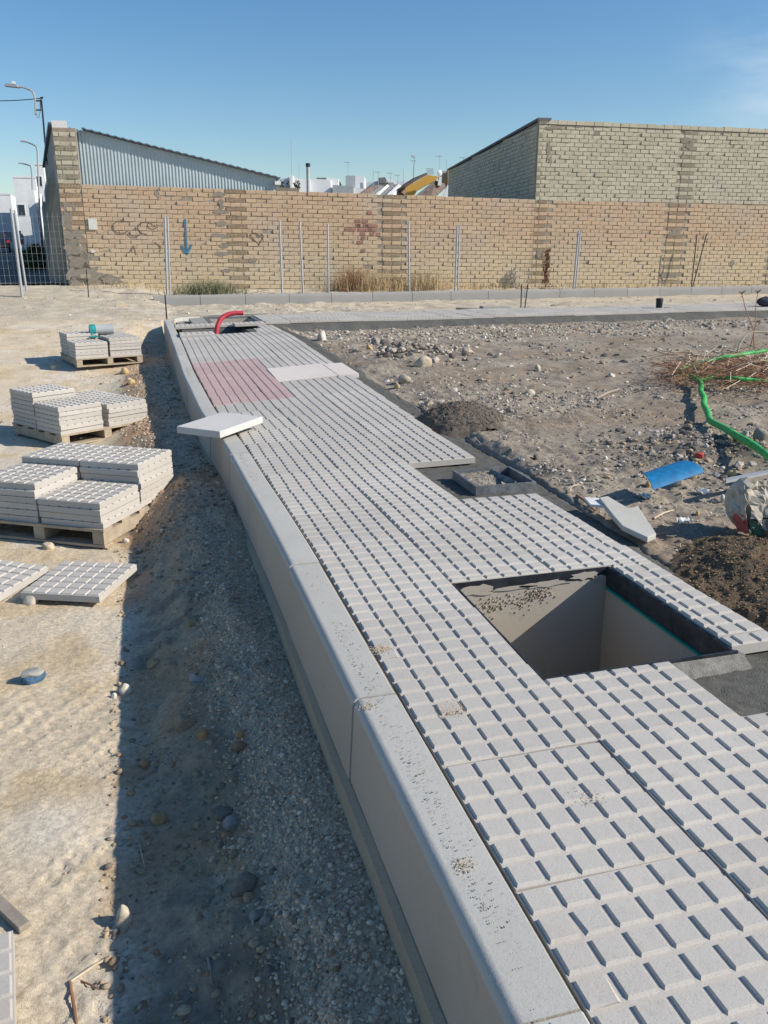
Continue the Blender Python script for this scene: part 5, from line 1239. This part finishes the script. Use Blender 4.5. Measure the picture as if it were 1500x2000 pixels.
MB().tube([(0, 0, -.1), (.0, 0, 1.40)], .014, 6).build('rod', M_STEEL, rd); MB().tube([(.02, 0, -.1), (.30, 0, 1.40)], .014, 6).build('rod', M_STEEL, rd)
o = MB().tube([(-1.66, 18.62, .05), (-1.65, 18.62, .70)], .012, 6).build('steel_rod', M_STEEL); tag(o, 'thin rod stuck in the sand below the wall corner', 'rod')
p = on_z(325, 612, .05); o = MB().tube([(p[0], p[1], -.1), (p[0] + .0, p[1], .36)], .014, 6).build('steel_rod', M_STEEL); tag(o, 'thin rod stuck in the ground before the far kerb end', 'rod')
rb = empty('steel_rods', tuple(on_z(1021, 600, -.03)), 0, 'two short reinforcing bars standing on the strip by the far kerb', 'rods')
MB().tube([(-.04, 0, -.1), (-.05, 0, .46)], .012, 6).build('rod', M_STEEL, rb); MB().tube([(.04, 0, -.1), (.10, .02, .46)], .012, 6).build('rod', M_STEEL, rb)
# wire mesh fence across the street mouth
mf = empty('mesh_fence', (-3.02, 18.75, .25), 0, 'wire mesh fence panel across the street mouth', 'fence')
MB().tube([(0, 0, -.15), (-.0, 0, 1.68)], .03, 8).build('post', M_GALV, mf, True)
MB().tube([(.10, .02, .02), (.06, .02, 1.66)], .022, 8).build('post', M_GALV, mf, True)
wv = MB()
for x in np.arange(-2.6, 1.05, .10): MB().tube([(x, .03, .02), (x - .01, .03, 1.62)], .0013, 4).build('wire', M_WIRE, mf)
for z in np.arange(.05, 1.66, .15): MB().tube([(-2.7, .032, z), (1.05, .032, z - .02)], .0013, 4).build('wire', M_WIRE, mf)

# ------------------------------------------------------------------ weeds along the wall
def blades(name, cx, cy, n, spread, hgt, mat, label, lean=.5, w_=.005):
    x = RNG.normal(0, spread[0], n); y = RNG.normal(0, spread[1], n)
    h_ = hgt*RNG.uniform(.35, 1.0, n)*np.exp(-(x/spread[0])**2*.12); a = RNG.uniform(0, 6.28, n); l = RNG.uniform(0, lean, n)*h_*2
    gx_, gy_ = cx + x, cy + y; gz_ = ground_z(gx_, gy_, False) - .01
    bx_, by_ = np.cos(a)*w_, np.sin(a)*w_; la = RNG.uniform(0, 6.28, n)
    P0 = np.stack([gx_ - bx_, gy_ - by_, gz_], -1); P1 = np.stack([gx_ + bx_, gy_ + by_, gz_], -1)
    mx_, my_ = gx_ + np.cos(la)*l*.3, gy_ + np.sin(la)*l*.3
    P2 = np.stack([mx_ + bx_*.7, my_ + by_*.7, gz_ + h_*.6], -1); P3 = np.stack([mx_ - bx_*.7, my_ - by_*.7, gz_ + h_*.6], -1)
    P4 = np.stack([gx_ + np.cos(la)*l, gy_ + np.sin(la)*l, gz_ + h_], -1)
    V = np.stack([P0, P1, P2, P3, P4, P4 + .001], 1).reshape(-1, 3); k = np.arange(n)[:, None]*6
    Fq = np.concatenate([k + np.array([0, 1, 2, 3]), k + np.array([3, 2, 4, 5])]); o = ob(name, np_mesh(name, V, Fq, mat))
    return tag(o, label, kind='stuff')
blades('dry_grass', 5.0, 19.6, 900, (.62, .28), .62, M_STRAW, 'tall straw coloured dry grass by the brick wall')
blades('dry_grass', 4.45, 19.5, 350, (.2, .15), .8, M_TWIG, 'brownest tall clump of dry grass by the brick wall')
blades('dry_grass', 6.35, 19.6, 420, (.35, .2), .6, M_STRAW, 'second straw coloured patch of dry grass')
blades('dry_grass', 8.0, 19.6, 260, (.7, .2), .3, M_STRAW, 'short dry grass along the wall foot')
blades('dry_grass', 11.8, 19.4, 400, (2.2, .15), .25, M_STRAW, 'sparse dry grass before the brick building')
blades('weeds', .95, 19.2, 900, (.42, .2), .42, M_WEEDG, 'grey green weed tuft at the end of the far kerb', .6)
blades('weeds', -.6, 20.1, 300, (.9, .15), .2, M_STRAW, 'low dry weeds at the foot of the brick wall')
e = empty('dry_weed', (9.75, 19.6, .12), 0, 'tall rust brown dried weed by the corner of the brick building', 'plant')
b = MB(); 
for k in range(26):
    zt = random.uniform(.25, 1.0); z0 = zt*random.uniform(.3, .8); b.tube([(0, 0, 0), (random.gauss(0, .02), 0, z0), (random.gauss(0, .09), random.gauss(0, .05), zt)], .008, 4)
b.build('stalks', M_TWIG, e)
n = 260; zz = RNG.uniform(.05, 1.02, n)
ob('dead_leaves', np_mesh('dead_leaves', (np.einsum('nij,kj->nki', rot_mats(n, RNG), np.array([[-.03, 0, 0], [0, -.02, 0], [.03, 0, 0], [0, .02, 0]])) + np.stack([RNG.normal(0, .07, n)*(1.1 - zz*.6), RNG.normal(0, .05, n), zz], -1)[:, None]).reshape(-1, 3), np.arange(4*n).reshape(-1, 4), M_TWIG), e)['kind'] = 'stuff'

# ------------------------------------------------------------------ rubbish on the lot
# green hose
hp = []
for px, py, z in ((1520, 905, .10), (1500, 890, .09), (1465, 866, .095), (1430, 845, .075), (1405, 832, .055), (1390, 824, .045), (1381, 808, .045), (1375, 785, .045), (1370, 762, .05), (1367, 745, .06), (1355, 737, .06), (1335, 732, .05), (1326, 726, .05), (1340, 716, .06), (1375, 706, .10), (1420, 697, .13), (1460, 690, .15), (1520, 684, .16)):
    hp.append(on_z(px, py, z))
dense = resample(hp, .03); rr_ = [.021 + .003*float(fbm(np.array(i*.35), np.array(.2), 2, 3)) for i in range(len(dense))]
hz_g = [float(ground_z(np.array(q_[0]), np.array(q_[1]))) for q_ in dense]
hz_s = np.convolve(np.pad(np.maximum([q_[2] for q_ in dense], np.array(hz_g) + .015), 8, mode='edge'), np.hanning(17)/np.hanning(17).sum(), 'valid')
dense = [np.array([q_[0], q_[1] + .012*math.sin(i*.31), z_]) for i, (q_, z_) in enumerate(zip(dense, hz_s))]
o = MB().tube(dense, rr_, 10).build('hose', M_GREEN, smooth=True); tag(o, 'bright green flexible hose snaking out of the dry brush', 'hose')
hp2 = [on_z(px, py, z) for px, py, z in ((1368, 742, .06), (1395, 737, .06), (1430, 738, .10), (1470, 742, .08), (1510, 748, .06))]
o = MB().tube(resample(hp2, .04), .017, 8).build('hose', M_GREEN, smooth=True); tag(o, 'second green hose half hidden under the dry brush', 'hose')
# dry brush
br_ = empty('dry_brush', tuple(on_z(1430, 740, .02)), 0, 'tangled red brown dry brush over the green hose', 'brush')
b = MB(); rb_ = random.Random(4)
O = Vector(on_z(1430, 740, .02))
for k in range(1100):
    t_ = rb_.random()
    P = Vector(on_z(1275 + 260*rb_.random()**.7, rb_.gauss(735, 13), .03)) - O
    P.z = .02 + abs(rb_.gauss(0, .06)); a_ = rb_.gauss(.2, .9) + (math.pi if rb_.random() < .5 else 0); L = rb_.uniform(.08, .34); up = rb_.uniform(-.10, .16)
    pts = [P]; d = Vector((math.cos(a_), math.sin(a_), up)).normalized()
    for s in range(3):
        d = (d + Vector((rb_.gauss(0, .25), rb_.gauss(0, .25), rb_.gauss(0, .2)))).normalized(); q_ = pts[-1] + d*L/3; q_.z = max(q_.z, .0); pts.append(q_)
    b.tube(pts, [.003, .0026, .002, .001], 3, False)
b.build('twigs', M_TWIG, br_)['kind'] = 'stuff'
b = MB()
for k in range(46):
    P = Vector(on_z(1290 + 230*rb_.random(), rb_.gauss(728, 16), .05)) - O; P.z = rb_.uniform(.03, .12); a_ = rb_.gauss(.2, .6); L = rb_.uniform(.2, .7)
    b.tube([P, P + Vector((math.cos(a_)*L*.5, math.sin(a_)*L*.5, rb_.uniform(.0, .1))), P + Vector((math.cos(a_ + .3)*L, math.sin(a_ + .3)*L, rb_.uniform(-.02, .12)))], [.0042, .0036, .002], 4)
b.build('pale_stems', M_TWIGPALE, br_)['kind'] = 'stuff'
ar = [on_z(1440, 690, .1)]; A = Vector(ar[0])
e = empty('bare_branch', tuple(A), 0, 'pale bare branch arching over the dry brush', 'branch')
Dv = np.dot(np.array(A) - CAM, _fw)
loc = lambda x_, y_: tuple(np.array(at_d(x_, y_, Dv)) - np.array(A))
MB().tube(resample([loc(1440, 690), loc(1444, 672), (loc(1455, 656)), loc(1470, 648), loc(1505, 649)], .05), .010, 6).build('branch', M_TWIGPALE, e, True)
MB().tube(resample([loc(1260, 701), loc(1290, 692), loc(1310, 687), loc(1360, 690)], .05), .007, 5).build('side_branch', M_TWIGPALE, e, True)
for (bx0, by0, bx1, by1, lab) in ((1476, 690, 1449, 573, 'taller dry thistle stalk rising behind the brush'), (1465, 676, 1480, 571, 'second dry thistle stalk at the right edge')):
    A = on_z(bx0, by0, .05); Dv = np.dot(A - CAM, _fw); e = empty('thistle', tuple(A), 0, lab, 'plant'); T = Vector(at_d(bx1, by1, Dv) - A)
    MB().tube([(0, 0, -.05), tuple(T*.4 + Vector((.04, 0, 0))), tuple(T*.75 + Vector((.0, 0, 0))), tuple(T)], [.007, .006, .005, .004], 5).build('stalk', M_TWIG, e)
    b = MB()
    for k in range(14):
        a_ = k*2.4; b.tube([tuple(T), tuple(T + Vector((.04*math.cos(a_), .04*math.sin(a_), .012 + .012*(k % 3))))], [.004, .001], 4)
    b.tube([tuple(T - Vector((0, 0, .012))), tuple(T), tuple(T + Vector((0, 0, .012)))], [.004, .014, .004], 7); b.build('seed_head', M_TWIG, e)
# sticks and boards about the lot
def stick(p0, p1, r_, mat, label, cat='stick', nm='stick', zg=.02):
    P, Q = on_z(*p0, zg), on_z(*p1, zg); P[2] = float(ground_z(np.array(P[0]), np.array(P[1]))) + r_; Q[2] = float(ground_z(np.array(Q[0]), np.array(Q[1]))) + r_*1.5
    m_ = (P + Q)/2 + np.array([0, 0, r_*.5 + .004]); o = MB().tube([P, m_, Q], [r_, r_*1.1, r_*.8], 6).build(nm, mat); return tag(o, label, cat)
stick((1128, 944), (1165, 972), .006, M_TWIG, 'brown stick pointing at the white plaster piece')
stick((1190, 962), (1218, 955), .005, M_TWIGPALE, 'short pale stick above the broken slab')
stick((1165, 912), (1200, 913), .005, M_TWIGPALE, 'straight pale stick lying on the grey soil')
stick((1115, 931), (1130, 929), .005, M_TWIGPALE, 'tiny pale stick beside the dark brown stone')
stick((1165, 770), (1210, 757), .012, M_GREYWOOD, 'grey splinter of wood far out on the lot')
stick((1280, 988), (1318, 975), .004, M_TWIGPALE, 'straw twig in front of the blue shard')
stick((135, 1905), (232, 1842), .0028, M_TWIGPALE, 'long pale stick on the sand at the lower left', zg=-.44)
stick((135, 1905), (150, 2000), .0035, M_TWIG, 'brown stick meeting the long pale one', zg=-.44)
stick((155, 1898), (205, 1925), .0022, M_TWIG, 'short dark twig by the crossed sticks', zg=-.44)
stick((268, 1610), (278, 1655), .0015, M_TWIGPALE, 'forked straw stalk in the shaded soil', zg=-.4)
stick((495, 1450), (545, 1425), .002, M_TWIGPALE, 'fine straw lying on the gravel bank', zg=-.35)
stick((405, 1850), (412, 1895), .003, M_GREYWOOD, 'grey splinter in the shaded soil', zg=-.38)
def plank(p0, p1, w_, t_, mat, label, zg):
    P, Q = Vector(on_z(*p0, zg)), Vector(on_z(*p1, zg)); d = Q - P; L = d.length
    zc = float(ground_z(np.array((P.x + Q.x)/2), np.array((P.y + Q.y)/2))) + t_/2 + .004
    o = MB().bb((-L/2, -w_/2, -t_/2), (L/2, w_/2, t_/2)).build('timber', mat); o.location = ((P.x + Q.x)/2, (P.y + Q.y)/2, zc); o.rotation_euler = (.06, .03, math.atan2(d.y, d.x))
    bv = o.modifiers.new('bevel', 'BEVEL'); bv.width = .002; return tag(o, label, 'timber')
plank((-12, 1752), (48, 1806), .030, .018, M_GREYWOOD, 'grey timber offcut poking in at the left edge', -.44)
plank((0, 1047), (55, 1062), .035, .02, M_GREYWOOD, 'weathered board lying under the nearest pallet', -.5)
plank((892, 602), (958, 604), .12, .06, M_GREYWOOD, 'grey plank lying along the far footpath', .02)
plank((940, 600), (995, 598), .14, .07, M_KERB_FAR, 'second grey plank crossing the first on the footpath', .03)
# broken slab and plaster
poly = [(1170, 974), (1187, 971), (1215, 984), (1229, 990), (1246, 985), (1283, 1031), (1266, 1038), (1216, 1020), (1196, 1001)]
P = [Vector(on_z(px, py, .02)) for px, py in poly]; cen = sum(P, Vector())/len(P)
for q_ in P: q_.z = .012 + (q_.y - cen.y)*.07 + (q_.x - cen.x)*-.03
o = MB().prism(P, (0, 0, -.024)).build('broken_slab', concrete('broken_slab', (.50, .50, .46), .02)); tag(o, 'broken wedge of pale concrete slab tipped on the mortar edge', 'slab')
bv = o.modifiers.new('bevel', 'BEVEL'); bv.width = .003; bv.segments = 2
P = [Vector(on_z(px, py, .0)) for px, py in ((1141, 976), (1171, 977), (1180, 992), (1154, 990))]
o = MB().prism(P, (0, 0, .012)).build('plaster_piece', M_PLASTERW); tag(o, 'flat white plaster scrap beside the broken slab', 'plaster scrap')
# blue curved plastic shard
a0 = Vector(on_z(1268, 962, .02)); a1 = Vector(on_z(1362, 952, .02)); ax = (a1 - a0); L = ax.length
e = MB(); n_ = 12; vs = []; R_ = .13
for i in range(n_ + 1):
    t = rad(38 + 78*i/n_); 
    for s in (0, 1):
        for rr2 in (R_, R_ - .005):
            sx = L*(s*1.05) + (-.012 if s == 0 else .02)*math.sin(t*2) + (.05*i/n_ if s == 0 else 0)
            vs.append((sx, -rr2*math.cos(t), rr2*math.sin(t)))
fs = []
for i in range(n_):
    k = 4*i; fs += [(k, k + 4, k + 6, k + 2), (k + 1, k + 3, k + 7, k + 5), (k, k + 1, k + 5, k + 4), (k + 2, k + 6, k + 7, k + 3)]
fs += [(0, 2, 3, 1), (4*n_, 4*n_ + 1, 4*n_ + 3, 4*n_ + 2)]
o = e.add(vs, fs).build('blue_shard', M_BLUEPL, smooth=True); o.location = (a0.x, a0.y + .05, float(ground_z(np.array(a0.x), np.array(a0.y))) - .006); o.rotation_euler = (rad(-6), rad(-9), math.atan2(ax.y, ax.x) + .12)
tag(o, 'broken curved shard of blue plastic pipe on the rubble', 'pipe shard')
P = [Vector(on_z(px, py, .06)) for px, py in ((1418, 938), (1500, 922), (1500, 927), (1418, 944))]
o = MB().prism(P, (0, 0, .012)).build('metal_strip', M_GALV); tag(o, 'thin pale metal strip lying behind the paper sack', 'metal strip')
o = ob('red_rag', rock_mesh(77, .035, .03, .02, M_STONE, (.45, .08, .06), .6), loc=tuple(on_z(1366, 889, .03))); tag(o, 'small crumpled red rag in the rubble', 'rag')
rgr = random.Random(9)
for i, (px, py, lab) in enumerate([(1340, 990, 'crumpled white paper scrap in front of the blue shard'), (1262, 945, 'grey paper scrap at the tip of the blue shard'), (1375, 940, 'small white paper scrap behind the blue shard')]):
    p = on_z(px, py, .03); b = MB(); g = 7
    vs = [(.05*(u/(g - 1) - .5)*2*.6, .04*(v/(g - 1) - .5)*2*.6, .022*rgr.random()) for u in range(g) for v in range(g)]
    b.add(vs, [(u*g + v, u*g + v + 1, (u + 1)*g + v + 1, (u + 1)*g + v) for u in range(g - 1) for v in range(g - 1)]); o = b.build('paper_scrap', M_PLASTERW); sm = o.modifiers.new('solid', 'SOLIDIFY'); sm.thickness = .002
    o.location = (p[0], p[1], float(ground_z(np.array(p[0]), np.array(p[1]))) + .006); o.rotation_euler = (0, 0, i*1.3); tag(o, lab, 'paper scrap')
# loose straw and litter
x, y = scatter(1700, 1.35, 4.2, 1.3, 4.6, lambda x, y: (x > bed_edge(y))*(.25 + .75*sstep(.0, .15, fbm(x*1.5, y*1.5, 3, 48)))); n = len(x)
L = RNG.uniform(.008, .045, n); a = RNG.uniform(0, 6.28, n); zc = ground_z(x, y) + .004; dx, dy = np.cos(a)*L, np.sin(a)*L; wx, wy = -np.sin(a)*.0013, np.cos(a)*.0013; dz_ = RNG.normal(0, .25, n)*L
V = np.stack([np.stack([x - dx - wx, y - dy - wy, zc - dz_], -1), np.stack([x + dx - wx, y + dy - wy, zc + dz_ + .003], -1), np.stack([x + dx + wx, y + dy + wy, zc + dz_ + .003], -1), np.stack([x - dx + wx, y - dy + wy, zc - dz_], -1)], 1).reshape(-1, 3)
tag(ob('straw_litter', np_mesh('straw_litter', V, np.arange(4*n).reshape(-1, 4), M_TWIGPALE)), 'straw and twig litter over the near lot', kind='stuff')
# paper sack
sk = empty('paper_sack', (1.83, 1.69, -.03), 0, 'crumpled torn paper cement sack with a red and green corner', 'sack')
def crumple(nm, seed, size, loc, mat, rough=.5, rz=0.0):
    me = rock_mesh(seed, *size, mat, (.5, .5, .5), rough); me.polygons.foreach_set('use_smooth', [False]*len(me.polygons))
    o = ob(nm, me, sk, loc=loc); o.rotation_euler = (0, 0, rz); return o
def paper_sheet(nm, pts, nu, nv, mat, seed, amp=.012):
    A_, B_, C_, D_ = [np.array(p, float) for p in pts]; vs = []
    for i in range(nu):
        for j in range(nv):
            u, v = i/(nu - 1), j/(nv - 1); P_ = A_*(1 - u)*(1 - v) + B_*u*(1 - v) + C_*u*v + D_*(1 - u)*v
            n_ = np.array([float(fbm(np.array(u*4 + q_*7 + seed), np.array(v*4 + seed), 3, seed + q_)) for q_ in range(3)]); vs.append(tuple(P_ + n_*amp*3))
    o = MB().add(vs, [(i*nv + j, i*nv + j + 1, (i + 1)*nv + j + 1, (i + 1)*nv + j) for i in range(nu - 1) for j in range(nv - 1)]).build(nm, mat, sk)
    m_ = o.modifiers.new('solid', 'SOLIDIFY'); m_.thickness = .0025; return o
crumple('sack_body', 205, (.090, .095, .125), (.005, .02, .115), M_PAPER, 1.25)
crumple('sack_bottom', 211, (.11, .09, .075), (.08, -.10, .045), M_PAPERIN, .5, .5)
paper_sheet('red_corner', [(-.094, -.015, .105), (-.092, -.06, .03), (-.055, -.105, .028), (-.070, -.080, .105)], 7, 6, M_PAPERRED, 21, .008)
paper_sheet('green_corner', [(-.066, -.092, .085), (-.056, -.108, .022), (.0, -.122, .02), (-.012, -.115, .07)], 7, 6, M_PAPERGREEN, 24, .008)
paper_sheet('sack_flap', [(-.075, -.050, .215), (-.06, -.095, .085), (.05, -.120, .08), (.05, -.045, .235)], 11, 10, M_PAPER, 3, .016)
paper_sheet('sack_flap', [(-.100, .02, .19), (-.098, -.03, .08), (-.06, -.085, .09), (-.07, -.05, .21)], 9, 8, M_PAPER, 31, .014)
paper_sheet('sack_flap', [(-.03, -.105, .085), (-.005, -.125, .045), (.085, -.13, .06), (.06, -.11, .10)], 7, 5, M_PAPER, 8, .006)
paper_sheet('mouth_lining', [(.045, -.06, .185), (.05, -.09, .075), (.16, -.09, .07), (.15, -.03, .19)], 7, 6, M_PAPERIN, 5)
paper_sheet('torn_lip', [(.03, -.085, .15), (.04, -.12, .11), (.10, -.125, .125), (.095, -.105, .16)], 7, 5, M_PAPER, 11, .01)
# crushed tin and broken cup on the left
p = on_z(63, 1312, -.42); e = empty('crushed_tin', (p[0], p[1], float(ground_z(np.array(p[0]), np.array(p[1])))), .3, 'crushed blue and silver tin lying on the sunlit sand', 'tin can')
ring = lambda z, s, k: [((.042 + .006*math.sin(3*t + k))*s*math.cos(t), (.030 + .004*math.sin(2*t + k))*s*math.sin(t), z + .003*math.sin(4*t + k)) for t in np.linspace(0, 2*math.pi, 19)[:-1]]
def loft(rings, nm, mat, par, cap=True):
    n_ = len(rings[0]); vs = [q_ for r_ in rings for q_ in r_]; fs = [(i*n_ + k, i*n_ + (k + 1) % n_, (i + 1)*n_ + (k + 1) % n_, (i + 1)*n_ + k) for i in range(len(rings) - 1) for k in range(n_)]
    if cap: fs += [tuple(range(n_))[::-1], tuple(range((len(rings) - 1)*n_, len(rings)*n_))]
    return MB().add(vs, fs).build(nm, mat, par, True)
loft([ring(0, .95, 0), ring(.012, 1.05, 1), ring(.028, .98, 2), ring(.034, .9, 3)], 'tin_body', M_TIN, e)
loft([ring(.033, .93, 3), ring(.041, .95, 4), ring(.046, .70, 5)], 'tin_lid', M_TINTOP, e)
p = on_z(388, 1325, -.40); e = empty('broken_cup', (p[0], p[1], float(ground_z(np.array(p[0]), np.array(p[1]))) + .012), .4, 'broken pale plastic cup rim half buried in the shaded soil', 'plastic shard')
b = MB(); vs = []
for i in range(15):
    t = rad(-165 + 190*i/14); hgt = .022 + .010*math.sin(i*1.1)
    for r_, z in ((.046, 0), (.042, hgt), (.039, hgt), (.043, 0)): vs.append((r_*math.cos(t), r_*math.sin(t), z - .006))
fs = [(4*i + a_, 4*i + b2, 4*(i + 1) + b2, 4*(i + 1) + a_) for i in range(14) for a_, b2 in ((0, 1), (1, 2), (2, 3), (3, 0))]
b.add(vs, fs).build('rim_shard', M_GREYW, e, True)
# black bucket and dark bag on the far footpath
p = on_z(1287, 601, .03); e = empty('bucket', tuple(p), 0, 'small black bucket standing on the far footpath', 'bucket')
MB().tube([(0, 0, 0), (0, 0, .01), (0, 0, .17), (0, 0, .18)], [.055, .06, .07, .066], 14).build('bucket_body', M_BLACK, e, True)
MB().tube([(.10, -.02, .01), (.22, -.05, .012)], .012, 6).build('handle', M_TWIGPALE, e)
o = ob('dark_bag', rock_mesh(91, .22, .16, .10, M_STONE, (.05, .055, .075), .5), loc=tuple(on_z(1497, 594, .06) + np.array([0, 0, .05]))); tag(o, 'dark cloth bag at the right end of the far footpath', 'bag')
b = MB().bb((-.10, -.05, 0), (.10, .05, .075)); o = b.build('loose_brick', M_BRICK); p = on_z(236, 592, .1); o.location = (p[0], p[1], float(ground_z(np.array(p[0]), np.array(p[1]))) - .01); o.rotation_euler = (0, 0, .1); tag(o, 'single loose brick lying on the sand before the wall', 'brick')

bpy.context.view_layer.update()
